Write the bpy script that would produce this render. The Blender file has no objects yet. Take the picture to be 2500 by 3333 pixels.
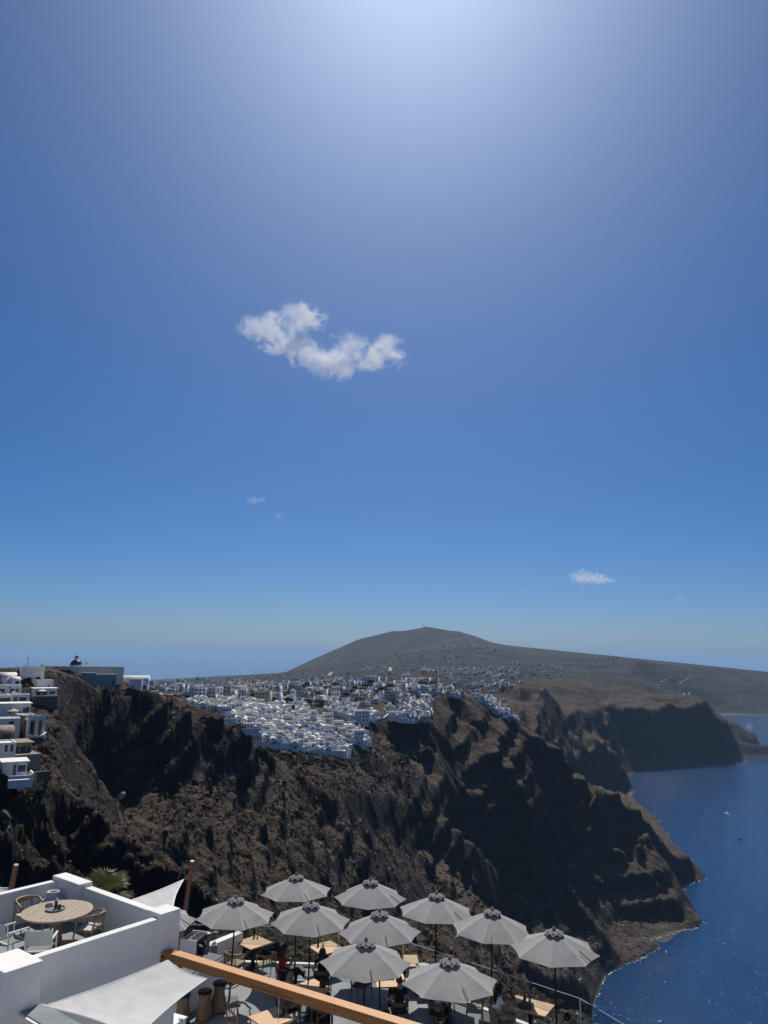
import bpy, bmesh, math, random
import numpy as np
from mathutils import Vector, Matrix, geometry

random.seed(7)
rng = np.random.default_rng(11)
scene = bpy.context.scene
C = scene.collection

# ------------------------------------------------------------------ camera
HC = 300.0                                     # eye height above the sea
FPX = 2407.0
PITCH = math.radians(11.05); ROLL = math.radians(0.86)
_F = Vector((0, math.cos(PITCH), math.sin(PITCH)))
_U0 = Vector((0, -math.sin(PITCH), math.cos(PITCH)))
_R = Vector((1, 0, 0)) * math.cos(ROLL) + _U0 * math.sin(ROLL)
_U = _R.cross(_F)
cam_data = bpy.data.cameras.new('camera')
cam = bpy.data.objects.new('camera', cam_data)
C.objects.link(cam)
cam_data.sensor_fit = 'VERTICAL'; cam_data.sensor_height = 36.0; cam_data.lens = 26.0
cam_data.clip_start = 0.5; cam_data.clip_end = 600000
cam.matrix_world = Matrix(((_R.x, _U.x, -_F.x, 0), (_R.y, _U.y, -_F.y, 0), (_R.z, _U.z, -_F.z, HC), (0, 0, 0, 1)))
scene.camera = cam

# ------------------------------------------------------------------ sky, sun, exposure
sun_vec = (_F + _R * 0.044 + _U * 0.879).normalized()
sun_el = math.asin(sun_vec.z); sun_az = math.atan2(sun_vec.x, sun_vec.y)
world = bpy.data.worlds.new('World'); scene.world = world; world.use_nodes = True
wn = world.node_tree.nodes; wl = world.node_tree.links
for n in list(wn): wn.remove(n)
w_out = wn.new('ShaderNodeOutputWorld'); w_bg = wn.new('ShaderNodeBackground'); w_sky = wn.new('ShaderNodeTexSky')
w_sky.sky_type = 'NISHITA'; w_sky.sun_disc = False
w_sky.sun_elevation = sun_el; w_sky.sun_rotation = sun_az
w_sky.altitude = 850; w_sky.air_density = 0.7; w_sky.dust_density = 2.3; w_sky.ozone_density = 10.0
w_bg.inputs['Strength'].default_value = 0.072
w_hs = wn.new('ShaderNodeHueSaturation'); w_hs.inputs['Saturation'].default_value = 1.24
w_mx = wn.new('ShaderNodeMix'); w_mx.data_type = 'RGBA'; w_mx.blend_type = 'MULTIPLY'; w_mx.inputs[0].default_value = 1.0; w_mx.inputs[7].default_value = (0.96, 1.04, 1.03, 1)
wl.new(w_sky.outputs[0], w_hs.inputs['Color']); wl.new(w_hs.outputs[0], w_mx.inputs[6]); wl.new(w_mx.outputs[2], w_bg.inputs['Color']); wl.new(w_bg.outputs[0], w_out.inputs['Surface'])
sun_data = bpy.data.lights.new('sun', 'SUN'); sun_data.energy = 4.4; sun_data.angle = math.radians(0.53); sun_data.color = (1.0, 0.96, 0.90)
sun_ob = bpy.data.objects.new('sun', sun_data); C.objects.link(sun_ob)
sun_ob.rotation_euler = sun_vec.to_track_quat('Z', 'Y').to_euler(); sun_ob.location = (0, 0, 900)
scene.view_settings.view_transform = 'Standard'; scene.view_settings.look = 'None'
scene.view_settings.exposure = 0.0; scene.view_settings.gamma = 1.0; scene.view_settings.use_curve_mapping = False
cy = scene.cycles
cy.use_denoising = True
cy.max_bounces = 6; cy.diffuse_bounces = 3; cy.glossy_bounces = 3; cy.transmission_bounces = 6; cy.volume_bounces = 8; cy.transparent_max_bounces = 12
cy.volume_step_rate = 1.0; cy.caustics_reflective = False; cy.caustics_refractive = False
cy.sample_clamp_indirect = 4.0

# ------------------------------------------------------------------ ray helpers (where a thing of known distance or height stands)
def ray(px, py):
    return _F + _R * ((px - 1250) / FPX) + _U * ((1666.5 - py) / FPX)
def at_d(px, py, d):
    D = ray(px, py); h = math.hypot(D.x, D.y)
    return Vector((D.x * d / h, D.y * d / h, HC + D.z * d / h))
def at_z(px, py, z):
    D = ray(px, py); t = (z - HC) / D.z
    return Vector((D.x * t, D.y * t, z))

# ------------------------------------------------------------------ material helpers
MATS = {}
def new_mat(name):
    m = bpy.data.materials.new(name); m.use_nodes = True
    nt = m.node_tree; b = nt.nodes['Principled BSDF']
    return m, nt, b
def nd(nt, kind, **kw):
    n = nt.nodes.new(kind)
    for k, v in kw.items():
        if k.startswith('i_'):
            key = k[2:]
            key = int(key) if key.isdigit() else key.replace('_', ' ')
            n.inputs[key].default_value = v
        else: setattr(n, k, v)
    return n
def ramp(nt, pts, interp='LINEAR'):
    r = nt.nodes.new('ShaderNodeValToRGB'); e = r.color_ramp.elements; r.color_ramp.interpolation = interp
    while len(e) < len(pts): e.new(0.5)
    for el, (p, c) in zip(e, pts):
        el.position = p; el.color = (*c, 1) if len(c) == 3 else c
    return r
def mix(nt, fac, a, b, mode='MIX'):
    m = nt.nodes.new('ShaderNodeMix'); m.data_type = 'RGBA'; m.blend_type = mode
    for s, v in ((m.inputs[0], fac), (m.inputs[6], a), (m.inputs[7], b)):
        if hasattr(v, 'links') or isinstance(v, bpy.types.NodeSocket): nt.links.new(v, s)
        elif isinstance(v, (int, float)): s.default_value = v
        else: s.default_value = (*v, 1)
    return m.outputs[2]
def simple(name, col, rough=0.7, noise=0.0, scale=3.0, metallic=0.0, bump=0.0, bscale=40.0, stretch=None, spec=0.3, coord='Object'):
    """one coloured material with mottled colour and fine relief"""
    if name in MATS: return MATS[name]
    m, nt, b = new_mat(name)
    b.inputs['Roughness'].default_value = rough; b.inputs['Metallic'].default_value = metallic
    b.inputs['Specular IOR Level'].default_value = spec
    tc = nd(nt, 'ShaderNodeTexCoord'); src = tc.outputs[coord]
    if stretch:
        mp = nd(nt, 'ShaderNodeMapping'); mp.inputs['Scale'].default_value = stretch; nt.links.new(src, mp.inputs[0]); src = mp.outputs[0]
    if noise:
        n = nd(nt, 'ShaderNodeTexNoise', i_Scale=scale, i_Detail=5.0, i_Roughness=0.6); nt.links.new(src, n.inputs['Vector'])
        d = [max(0, c * (1 - noise)) for c in col]; l = [min(1, c * (1 + noise)) for c in col]
        r = ramp(nt, [(0.3, d), (0.7, l)]); nt.links.new(n.outputs['Fac'], r.inputs[0]); nt.links.new(r.outputs[0], b.inputs['Base Color'])
    else: b.inputs['Base Color'].default_value = (*col, 1)
    if bump:
        n2 = nd(nt, 'ShaderNodeTexNoise', i_Scale=bscale, i_Detail=4.0); nt.links.new(src, n2.inputs['Vector'])
        bp = nd(nt, 'ShaderNodeBump', i_Strength=bump, i_Distance=0.02); nt.links.new(n2.outputs['Fac'], bp.inputs['Height']); nt.links.new(bp.outputs[0], b.inputs['Normal'])
    MATS[name] = m
    return m

# ------------------------------------------------------------------ object helpers
def tag(o, label=None, cat=None, group=None, kind=None):
    if label: o['label'] = label
    if cat: o['category'] = cat
    if group: o['group'] = group
    if kind: o['kind'] = kind
    return o
def empty(name, loc=(0, 0, 0), rz=0.0, label=None, cat=None, group=None):
    o = bpy.data.objects.new(name, None); C.objects.link(o); o.location = loc; o.rotation_euler = (0, 0, rz)
    o.empty_display_size = 0.2
    return tag(o, label, cat, group)
def link_mesh(name, me, parent=None, mat=None):
    o = bpy.data.objects.new(name, me); C.objects.link(o)
    if mat is not None and not me.materials: me.materials.append(mat)
    if parent: o.parent = parent
    return o
def np_mesh(name, V, Fq, smooth=False):
    """mesh from numpy verts (n,3) and faces (m,k)"""
    me = bpy.data.meshes.new(name); V = np.asarray(V, dtype=np.float32); Fq = np.asarray(Fq, dtype=np.int32)
    k = Fq.shape[1]; m = len(Fq)
    me.vertices.add(len(V)); me.vertices.foreach_set('co', V.ravel())
    me.loops.add(m * k); me.loops.foreach_set('vertex_index', Fq.ravel())
    me.polygons.add(m); me.polygons.foreach_set('loop_start', np.arange(0, m * k, k, dtype=np.int32))
    me.polygons.foreach_set('loop_total', np.full(m, k, dtype=np.int32))
    if smooth: me.polygons.foreach_set('use_smooth', np.ones(m, dtype=bool))
    me.update(calc_edges=True); me.validate()
    return me

# ------------------------------------------------------------------ numpy noise
def _hash(ix, iy, s):
    h = (ix.astype(np.int64) * 374761393 + iy.astype(np.int64) * 668265263 + s * 974711) & 0xffffffff
    h = ((h ^ (h >> 13)) * 1274126177) & 0xffffffff
    h = h ^ (h >> 16)
    return h
def gnoise(x, y, s=0):
    """gradient noise about -1..1"""
    xf = np.floor(x); yf = np.floor(y); ix = xf.astype(np.int64); iy = yf.astype(np.int64)
    fx = (x - xf).astype(np.float32); fy = (y - yf).astype(np.float32)
    u = fx * fx * fx * (fx * (fx * 6 - 15) + 10); v = fy * fy * fy * (fy * (fy * 6 - 15) + 10)
    def g(dx, dy):
        a = (_hash(ix + dx, iy + dy, s) & 0xffff).astype(np.float32) * np.float32(2 * math.pi / 65536)
        return np.cos(a) * (fx - dx) + np.sin(a) * (fy - dy)
    a = g(0, 0); b = g(1, 0); c = g(0, 1); d = g(1, 1)
    return ((a + u * (b - a)) * (1 - v) + (c + u * (d - c)) * v) * 1.5
def fbm(x, y, octs, s=0, gain=0.5, lac=2.03):
    r = 0; a = 1.0; t = 0
    for o in range(octs):
        r = r + a * gnoise(x, y, s + o * 17); t += a; a *= gain; x = x * lac + 13.7; y = y * lac - 7.1
    return r / t
def ridged(x, y, octs, s=0, gain=0.5, lac=2.1):
    r = 0; a = 1.0; t = 0
    for o in range(octs):
        r = r + a * (1 - np.abs(gnoise(x, y, s + o * 23))); t += a; a *= gain; x = x * lac + 5.3; y = y * lac + 9.2
    return r / t
# ================================================================== TERRAIN
# break lines of the land: (bearing pixel, elevation pixel, ground distance in metres) -> world points; 'w' = on the waterline
W = 'w'
LINES = [
 # --- near left: house spur, rocky spur B
 (0.1, [(-250, 2185, 310), (-60, 2180, 305), (60, 2180, 300), (150, 2185, 300)]),
 (0.6, [(150, 2185, 300), (186, 2250, 296), (192, 2330, 272), (188, 2420, 238), (200, 2530, 206)]),
 (0.9, [(200, 2530, 206), (250, 2570, 192), (300, 2620, 186), (332, 2660, 178)]),
 (0.1, [(-300, 2350, 232), (0, 2350, 240), (110, 2350, 243)]),
 (0.12, [(-300, 2520, 165), (0, 2520, 178), (110, 2530, 186)]),
 (1.7, [(-300, 2680, 140), (60, 2690, 176), (200, 2705, 186), (342, 2720, 174)]),
 (1.6, [(-300, 2860, 128), (60, 2870, 162), (250, 2870, 172), (352, 2840, 170)]),
 # --- church hill: top of slope, cliff edge, cliff foot
 (0.12, [(215, 2195, 318), (300, 2218, 328), (395, 2232, 340), (480, 2250, 352), (560, 2276, 372)]),
 (0.1, [(150, 2168, 330), (250, 2185, 360), (400, 2200, 385), (480, 2243, 380)]),
 (1.2, [(196, 2322, 297), (240, 2306, 312), (310, 2300, 325), (350, 2272, 335), (400, 2262, 342), (470, 2266, 350), (540, 2286, 361), (610, 2308, 371), (665, 2338, 381), (722, 2371, 389), (780, 2370, 396), (812, 2376, 400)]),
 (1.0, [(200, 2520, 287), (255, 2590, 305), (330, 2630, 321), (420, 2595, 330), (500, 2582, 340), (580, 2562, 353), (660, 2542, 366), (740, 2530, 377), (778, 2515, 386), (806, 2465, 397)]),
 (0.3, [(-300, 2230, 520), (200, 2260, 520), (480, 2300, 500), (640, 2345, 470), (830, 2392, 450)]),
 # --- brown slope below the cliff
 (0.8, [(420, 2705, 285), (560, 2690, 300), (700, 2690, 325), (830, 2640, 380), (900, 2580, 415)]),
 (0.8, [(380, 2830, 240), (520, 2850, 258), (700, 2860, 296), (900, 2850, 340), (1050, 2800, 400), (1120, 2720, 440)]),
 (0.8, [(620, 2960, 250), (900, 2960, 318), (1200, 2995, 420), (1450, 3025, 500), (1639, 3104, 560), (1795, 3178, 650), (1905, 3190, 735)]),
 (0.8, [(1250, 3110, 330), (1500, 3140, 430), (1680, 3220, 530), (1820, 3280, 620), (1885, 3300, 680)]),
 # --- slope below the lower village
 (0.35, [(812, 2420, 470), (900, 2448, 495), (1000, 2460, 520), (1125, 2468, 545), (1165, 2420, 575), (1210, 2405, 605)]),
 (0.7, [(830, 2510, 432), (940, 2540, 440), (1100, 2545, 480), (1230, 2520, 560), (1330, 2480, 620)]),
 # N1 crest and foot
 (0.8, [(1110, 2600, 462), (1250, 2596, 530), (1342, 2591, 575), (1429, 2651, 615), (1494, 2700, 645), (1587, 2787, 690), (1625, 2834, 712), (1700, 2914, 745)]),
 (0.9, [(1130, 2690, 448), (1250, 2720, 511), (1342, 2745, 552), (1429, 2795, 590), (1494, 2862, 616), (1587, 2960, 655), (1650, 3035, 690), (1712, 3010, 730)]),
 # W2 wall behind it
 (0.8, [(1372, 2572, 600), (1440, 2550, 660), (1520, 2556, 702), (1590, 2598, 742), (1640, 2650, 770), (1627, 2752, 782), (1711, 2815, 812), (1812, 2879, 838), (1863, 2896, 852)]),
 (0.9, [(1372, 2600, 585), (1440, 2675, 637), (1500, 2730, 668), (1590, 2815, 712), (1650, 2870, 742), (1712, 2925, 780), (1800, 2965, 812), (1850, 2985, 828)]),
 # W1 wall and terrace
 (0.8, [(1480, 2490, 720), (1554, 2483, 762), (1635, 2458, 796), (1675, 2508, 812), (1740, 2600, 850), (1800, 2680, 880)]),
 (0.9, [(1490, 2540, 706), (1560, 2575, 741), (1640, 2590, 775), (1692, 2640, 796), (1760, 2740, 835), (1830, 2830, 860)]),
 # --- village bluff: cliff edge and foot
 (0.3, [(1165, 2352, 640), (1240, 2345, 665), (1330, 2330, 690), (1400, 2345, 705), (1408, 2300, 740), (1400, 2272, 790)]),
 (0.9, [(1180, 2405, 622), (1260, 2415, 650), (1340, 2412, 676), (1420, 2410, 694), (1470, 2400, 720)]),
 (0.5, [(1400, 2272, 790), (1480, 2268, 830), (1530, 2290, 845), (1560, 2312, 850), (1597, 2345, 850)]),
 (0.9, [(1430, 2330, 745), (1500, 2350, 800), (1560, 2370, 822), (1600, 2400, 830)]),
 # S1 crest down to the sea, its cliff foot
 (0.85, [(1597, 2345, 850), (1640, 2372, 890), (1715, 2392, 920), (1790, 2420, 950), (1860, 2460, 985), (1936, 2523, 1025), (2045, 2614, 1090), (2126, 2684, 1130), (2185, 2752, 1168), (2245, 2798, 1200), (2290, 2850, 1213)]),
 (0.8, [(1610, 2420, 832), (1680, 2440, 868), (1760, 2490, 920), (1850, 2570, 975), (1930, 2660, 1020), (2010, 2705, 1060), (2100, 2702, 1086)]),
 (0.7, [(2020, 2800, 1045), (2100, 2855, 1090), (2150, 2888, 1124), (2230, 2868, 1180), (2270, 2860, 1198)]),
 # S2 crest and foot
 (0.8, [(1760, 2560, 905), (1840, 2640, 950), (1910, 2700, 985), (1986, 2745, 1010), (2070, 2817, 1014), (2129, 2874, 1006), (2200, 2925, 1003), (2250, 2968, 1003), (2270, 2998, 1001)]),
 (0.8, [(1830, 2720, 925), (1900, 2800, 950), (1960, 2885, 958), (2030, 2985, 945), (2090, 3052, 934), (2170, 3020, 974), (2240, 3010, 991)]),
 # S3 scree
 (0.6, [(1800, 2850, 868), (1867, 2918, 880), (1920, 2975, 888), (1977, 3028, 898), (2060, 3052, 905), (2120, 3070, 910)]),
 (0.8, [(1862, 3000, 838), (1890, 3070, 822), (1930, 3115, 822), (1965, 3150, 826)]),
 # --- waterline, near to far
 (0.3, [(1780, 3500, W), (1870, 3400, W), (1920, 3333, W), (1927, 3280, W), (1940, 3235, W), (1969, 3170, W), (2030, 3142, W), (2100, 3112, W), (2150, 3081, W), (2100, 3064, W), (2178, 3032, W), (2235, 3024, W), (2274, 3016, W)]),
 (0.3, [(2274, 3016, W), (2285, 3000, W), (2230, 2925, W), (2160, 2902, W), (2195, 2888, W), (2250, 2873, W), (2297, 2860, W), (2285, 2845, W), (2190, 2745, W)]),
 (0.3, [(2190, 2745, W), (2130, 2660, W), (2060, 2600, W), (2030, 2588, W), (2058, 2573, W), (2052, 2555, W), (2030, 2530, W), (2046, 2518, W), (2100, 2507, W), (2180, 2497, W), (2260, 2491, W), (2340, 2488, W), (2397, 2487, W), (2425, 2474, W), (2395, 2462, W), (2420, 2446, W), (2477, 2437, W)]),
 (0.3, [(2477, 2437, W), (2450, 2400, W), (2400, 2360, W), (2350, 2332, W), (2331, 2321, W), (2410, 2322, W), (2486, 2326, W), (2600, 2330, W), (2900, 2345, W)]),
 # --- headland C
 (0.85, [(1780, 2440, 1250), (1866, 2448, 1550), (1953, 2412, 1800), (1985, 2436, 1850), (2026, 2472, 1925), (2050, 2530, 1960)]),
 (0.85, [(1800, 2520, 1200), (1870, 2560, 1480), (1950, 2570, 1720), (2008, 2583, 1862)]),
 # --- headland D: plateau edge, cliff foot, scree
 (0.9, [(1660, 2330, 1040), (1740, 2335, 1250), (1839, 2322, 1700), (1920, 2325, 1980), (1990, 2325, 2250), (2015, 2306, 2320), (2131, 2298, 2420), (2240, 2290, 2530), (2303, 2286, 2590), (2328, 2305, 2605), (2335, 2328, 2615), (2368, 2350, 2650), (2375, 2371, 2720), (2462, 2387, 3050)]),
 (1.0, [(1680, 2400, 1010), (1760, 2400, 1210), (1850, 2390, 1650), (1930, 2385, 1930), (1965, 2395, 2180), (2090, 2440, 2330), (2150, 2455, 2360), (2240, 2462, 2475), (2300, 2464, 2535), (2345, 2466, 2555), (2390, 2470, 2580)]),
 (0.2, [(1988, 2400, 2310), (2030, 2440, 2290), (2060, 2470, 2270)]),
 # --- plateau, quarry steps
 (0.25, [(1620, 2300, 1080), (1720, 2302, 1350), (1820, 2306, 1750), (1960, 2303, 2280)]),
 (0.4, [(1690, 2285, 1400), (1730, 2285, 1450), (1775, 2275, 1500)]),
 (0.4, [(1690, 2240, 1440), (1730, 2236, 1490), (1775, 2232, 1540)]),
 (0.3, [(1830, 2300, 1900), (1900, 2296, 2150), (1945, 2300, 2310)]),
 (0.3, [(1825, 2292, 1930), (1900, 2288, 2180), (1948, 2292, 2340)]),
 (0.3, [(1800, 2268, 2100), (1880, 2266, 2300), (1980, 2268, 2470), (2090, 2288, 2490)]),
 (0.3, [(1790, 2235, 2180), (1880, 2236, 2400), (1990, 2240, 2560), (2060, 2262, 2580)]),
 (0.3, [(1760, 2216, 2500), (1900, 2216, 2750), (2020, 2215, 2850), (2080, 2224, 2870), (2125, 2235, 2880), (2130, 2260, 2840), (2200, 2263, 2820), (2262, 2268, 2760)]),
 (0.3, [(1720, 2205, 2900), (1850, 2206, 3200), (2000, 2205, 3500)]),
 # --- far caldera wall
 (0.35, [(1811, 2127, 5600), (1880, 2137, 5300), (1947, 2142, 5000), (2028, 2141, 4900), (2088, 2146, 5000), (2142, 2159, 5200), (2213, 2163, 5500), (2359, 2174, 5900), (2500, 2186, 6100), (2800, 2205, 6400)]),
 (0.85, [(1830, 2165, 4400), (1940, 2180, 4300), (2040, 2195, 4400), (2160, 2240, 4700), (2270, 2280, 5000), (2380, 2292, 5080), (2500, 2292, 5230), (2800, 2310, 5300)]),
 (0.9, [(1960, 2158, 4750), (2060, 2165, 4800), (2180, 2195, 5100), (2350, 2215, 5500), (2500, 2220, 5700)]),
 # --- Fira plateau
 (0.1, [(830, 2330, 540), (900, 2320, 570), (1000, 2330, 600), (1100, 2345, 620), (1165, 2352, 640)]),
 (0.1, [(840, 2268, 640), (960, 2262, 690), (1080, 2262, 740), (1200, 2270, 740), (1330, 2270, 760), (1400, 2272, 790)]),
 (0.1, [(1040, 2240, 800), (1180, 2232, 850), (1280, 2222, 880), (1380, 2218, 900), (1460, 2245, 900), (1530, 2262, 900)]),
 (0.1, [(600, 2268, 800), (850, 2262, 880), (1050, 2250, 1000), (1250, 2240, 1100), (1400, 2238, 1100), (1520, 2258, 1020), (1600, 2272, 1020)]),
 (0.3, [(1560, 2275, 930), (1640, 2305, 960), (1672, 2345, 985)]),
 # --- plain
 (0.1, [(-400, 2238, 1500), (300, 2246, 1500), (700, 2244, 1500), (1100, 2232, 1600), (1400, 2226, 1600), (1620, 2240, 1500)]),
 (0.1, [(-400, 2226, 2600), (300, 2232, 2600), (800, 2222, 2600), (1200, 2206, 2700), (1500, 2190, 2700), (1700, 2180, 2900)]),
 (0.12, [(-400, 2212, 4500), (400, 2220, 4500), (800, 2208, 4500), (1050, 2192, 4300), (1250, 2165, 4300), (1400, 2142, 4300), (1560, 2140, 4300), (1720, 2150, 4400)]),
 (0.1, [(-400, 2207, W), (200, 2212, W), (480, 2217, W), (700, 2207, W), (860, 2200, W), (900, 2196, W)]),
 (0.2, [(1380, 2118, 4900), (1440, 2105, 5000), (1494, 2099, 5000), (1560, 2108, 5050), (1640, 2122, 5100), (1740, 2128, 5200)]),
 # --- mountain skyline
 (0.3, [(957, 2190, 7800), (987, 2179, 7800), (1010, 2157, 7700), (1033, 2137, 7600), (1082, 2122, 7500), (1125, 2098, 7350), (1174, 2076, 7200), (1234, 2062, 7100), (1283, 2050, 7000), (1321, 2051, 7000), (1375, 2040, 7000), (1402, 2038, 7000), (1445, 2049, 7000), (1478, 2049, 7000), (1532, 2065, 6900), (1597, 2089, 6800), (1646, 2099, 6700), (1700, 2106, 6500), (1752, 2110, 6400), (1790, 2117, 6200), (1830, 2131, 6000)]),
 (0.6, [(1000, 2186, 6200), (1080, 2172, 6000), (1180, 2146, 5900), (1280, 2128, 5800), (1380, 2110, 5700), (1480, 2092, 5700), (1580, 2104, 5700), (1700, 2118, 5700)]),
]
EXTRA = [  # (x, y, z, rough): slope under the terraces, and land out of view that closes the surface
 (0, 16, 286, .2), (-22, 22, 286, .2), (22, 20, 280, .2), (-12, 42, 262, .3), (6, 40, 262, .3), (14, 30, 276, .3), (-45, 45, 262, .3), (-30, 90, 240, .6), (-60, 130, 232, .6), (8, 70, 243, .6), (30, 60, 235, .6), (10, 140, 232, .6), (70, 150, 190, .6),
 (40, 260, 190, .7), (120, 330, 130, .7), (150, 450, 70, .6), (170, 560, 25, .5), (190, 250, 60, .5), (230, 400, -8, .3), (140, 100, 170, .5), (220, 120, 80, .4), (330, 200, -10, .3), (60, 15, 268, .3), (160, 20, 190, .4), (330, 60, -10, .3),
 (450, 500, -30, .2), (380, 750, -30, .2), (600, 1000, -30, .2), (800, 1600, -30, .2), (1000, 2000, -30, .2), (1600, 2500, -30, .2), (1900, 3600, -30, .2), (2600, 4200, -30, .2), (3600, 3500, -30, .2), (1200, 900, -30, .2),
 (-150, 40, 285, .3), (-250, 150, 285, .3), (-90, 20, 286, .3), (-300, 300, 290, .3), (-700, 500, 270, .2), (-1500, 900, 240, .2),
 (-4500, 8600, -25, .1), (-2500, 9300, -25, .1), (-800, 9400, -25, .1), (-1300, 7800, -20, .1), (0, 9400, 60, .1), (1000, 9400, 120, .1), (2000, 8800, 160, .1), (3200, 7600, 150, .1), (5000, 6500, 150, .1), (-6000, 6500, -10, .1), (3900, 5600, 200, .2),
]

def build_controls():
    pts, edges, rough = [], [], []
    index = {}
    for rg, ln in LINES:
        prev = None
        for px, py, d in ln:
            v = at_z(px, py, 0.0) if d == W else at_d(px, py, d)
            key = (round(v.x, 1), round(v.y, 1))
            if key not in index:
                index[key] = len(pts); pts.append(v); rough.append(rg)
            i = index[key]
            if prev is not None and prev != i: edges.append((prev, i))
            prev = i
    for x, y, z, rg in EXTRA:
        pts.append(Vector((x, y, z))); rough.append(rg)
    res = geometry.delaunay_2d_cdt([Vector((p.x, p.y)) for p in pts], edges, [], 0, 0.01)
    vco, _, faces, origv, orige, _ = res
    zz, rr = [], []
    for i, v in enumerate(vco):
        if origv[i]:
            k = origv[i][0]; zz.append(pts[k].z); rr.append(rough[k])
        else:                                   # crossing of two break lines: weighted mean of the nearest points
            ds = sorted(((p.x - v.x) ** 2 + (p.y - v.y) ** 2, k) for k, p in enumerate(pts))[:4]
            w = [1 / (d + 1) for d, _ in ds]
            zz.append(sum(a * pts[k].z for a, (_, k) in zip(w, ds)) / sum(w)); rr.append(sum(a * rough[k] for a, (_, k) in zip(w, ds)) / sum(w))
    return np.array([(v.x, v.y) for v in vco]), np.array(zz), np.array(rr), faces

AZ0, AZ1 = math.radians(-33), math.radians(33)
QUICK = False
NA = 470 if QUICK else 900
az = np.linspace(AZ0, AZ1, NA)
st = 2 if QUICK else 1
rr_ = np.concatenate([np.geomspace(14, 130, 60 // st, endpoint=False), np.geomspace(130, 1250, 760 // st, endpoint=False), np.geomspace(1250, 3000, 200 // st, endpoint=False), np.geomspace(3000, 9300, 150 // st)])
NR = len(rr_)
GX = np.outer(rr_, np.sin(az)); GY = np.outer(rr_, np.cos(az))

def tin_eval():
    P, Z, Rg, faces = build_controls()
    Hh = np.full((NR, NA), -30.0); Rr = np.full((NR, NA), 0.2)
    lr = np.log(rr_)
    for f in faces:
        a, b, c = f[0], f[1], f[2]
        p0, p1, p2 = P[a], P[b], P[c]
        # bounding rows / columns
        rs = [math.hypot(*q) for q in (p0, p1, p2)]; an = [math.atan2(q[0], q[1]) for q in (p0, p1, p2)]
        if max(an) - min(an) > 2.5: an = [AZ0, AZ1]
        # nearest radius of triangle may be smaller than its corners
        rmin = min(min(math.hypot(*(q0 + (q1 - q0) * t)) for t in (.2, .4, .6, .8)) for q0, q1 in ((p0, p1), (p1, p2), (p2, p0)))
        r0 = max(0, np.searchsorted(rr_, min(rmin, *rs) * 0.97) - 2); r1 = min(NR, np.searchsorted(rr_, max(rs)) + 2)
        c0 = max(0, np.searchsorted(az, min(an)) - 2); c1 = min(NA, np.searchsorted(az, max(an)) + 2)
        if r0 >= r1 or c0 >= c1: continue
        X = GX[r0:r1, c0:c1]; Y = GY[r0:r1, c0:c1]
        det = (p1[1] - p2[1]) * (p0[0] - p2[0]) + (p2[0] - p1[0]) * (p0[1] - p2[1])
        if abs(det) < 1e-9: continue
        w0 = ((p1[1] - p2[1]) * (X - p2[0]) + (p2[0] - p1[0]) * (Y - p2[1])) / det
        w1 = ((p2[1] - p0[1]) * (X - p2[0]) + (p0[0] - p2[0]) * (Y - p2[1])) / det
        w2 = 1 - w0 - w1
        m = (w0 >= -1e-6) & (w1 >= -1e-6) & (w2 >= -1e-6)
        Hh[r0:r1, c0:c1][m] = (w0 * Z[a] + w1 * Z[b] + w2 * Z[c])[m]
        Rr[r0:r1, c0:c1][m] = (w0 * Rg[a] + w1 * Rg[b] + w2 * Rg[c])[m]
    return Hh, Rr
H0, RG = tin_eval()
def blur(A, n):
    for _ in range(n):
        B = A.copy()
        B[1:-1] = (A[:-2] + 2 * A[1:-1] + A[2:]) / 4
        D = B.copy()
        D[:, 1:-1] = (B[:, :-2] + 2 * B[:, 1:-1] + B[:, 2:]) / 4
        A = D
    return A
H0 = blur(H0, 1 if QUICK else 2); RG = blur(RG, 8)
# --- relief
RAD = np.sqrt(GX ** 2 + GY ** 2)
SC = np.clip((RAD / 420.0) ** 0.72, 0.5, 7.0)                       # far slopes carry larger forms
LOGS = np.round(np.log2(SC))                               # discrete octave blend keeps the noise continuous
def scaled(fn, base):
    """noise whose feature size grows with distance, blended between octaves"""
    lo = np.floor(np.log2(SC)); t = np.log2(SC) - lo
    out = np.zeros_like(GX)
    for o in np.unique(lo):
        m = (lo == o) | (lo == o - 1)
        if not m.any(): continue
        x = GX[m] / (base * 2.0 ** o); y = GY[m] / (base * 2.0 ** o)
        v = fn(x, y, int(o) + 5)
        w = np.where(lo[m] == o, 1 - t[m], t[m])
        out[m] += v * w * 2.0 ** o
    return out
# warp so that ribs run down the slope towards the sea (down is +x)
n_big = scaled(lambda x, y, s: fbm(x * 0.6, y, 3, s), 70)
n_rib = scaled(lambda x, y, s: ridged(x * 0.45 + 0.3 * y, y - 0.25 * x, 4, s + 40) - 0.72, 34)
n_mid = scaled(lambda x, y, s: fbm(x, y, 4, s + 80, 0.55), 14)
n_crag = scaled(lambda x, y, s: ridged(x, y, 4, s + 120, 0.66) - 0.7, 10)
RGc = np.clip(RG, 0, 1.7)
n_fine = scaled(lambda x, y, s: ridged(x * 0.8, y, 3, s + 160, 0.6) - 0.72, 4.6)
n_flute = scaled(lambda x, y, s: ridged(x * 0.5 - 0.9 * y, y * 0.18 + 0.1 * x, 3, s + 200, 0.55) - 0.72, 16)
shore = np.clip((H0 + 0.6) / 9.0, 0, 1)
H = H0 + shore * RGc * (n_big * 5.0 + n_rib * 20.0 + n_mid * 3.2 + n_crag * 7.5 + n_fine * 3.6 + n_flute * 1.5)
H = H + np.clip(RGc * 2, 0, 1) * 3.5 * np.clip(H0 / 0.8, 0, 1) * np.exp(-np.maximum(H0, 0) / 18) * (RAD < 3300)
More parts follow.
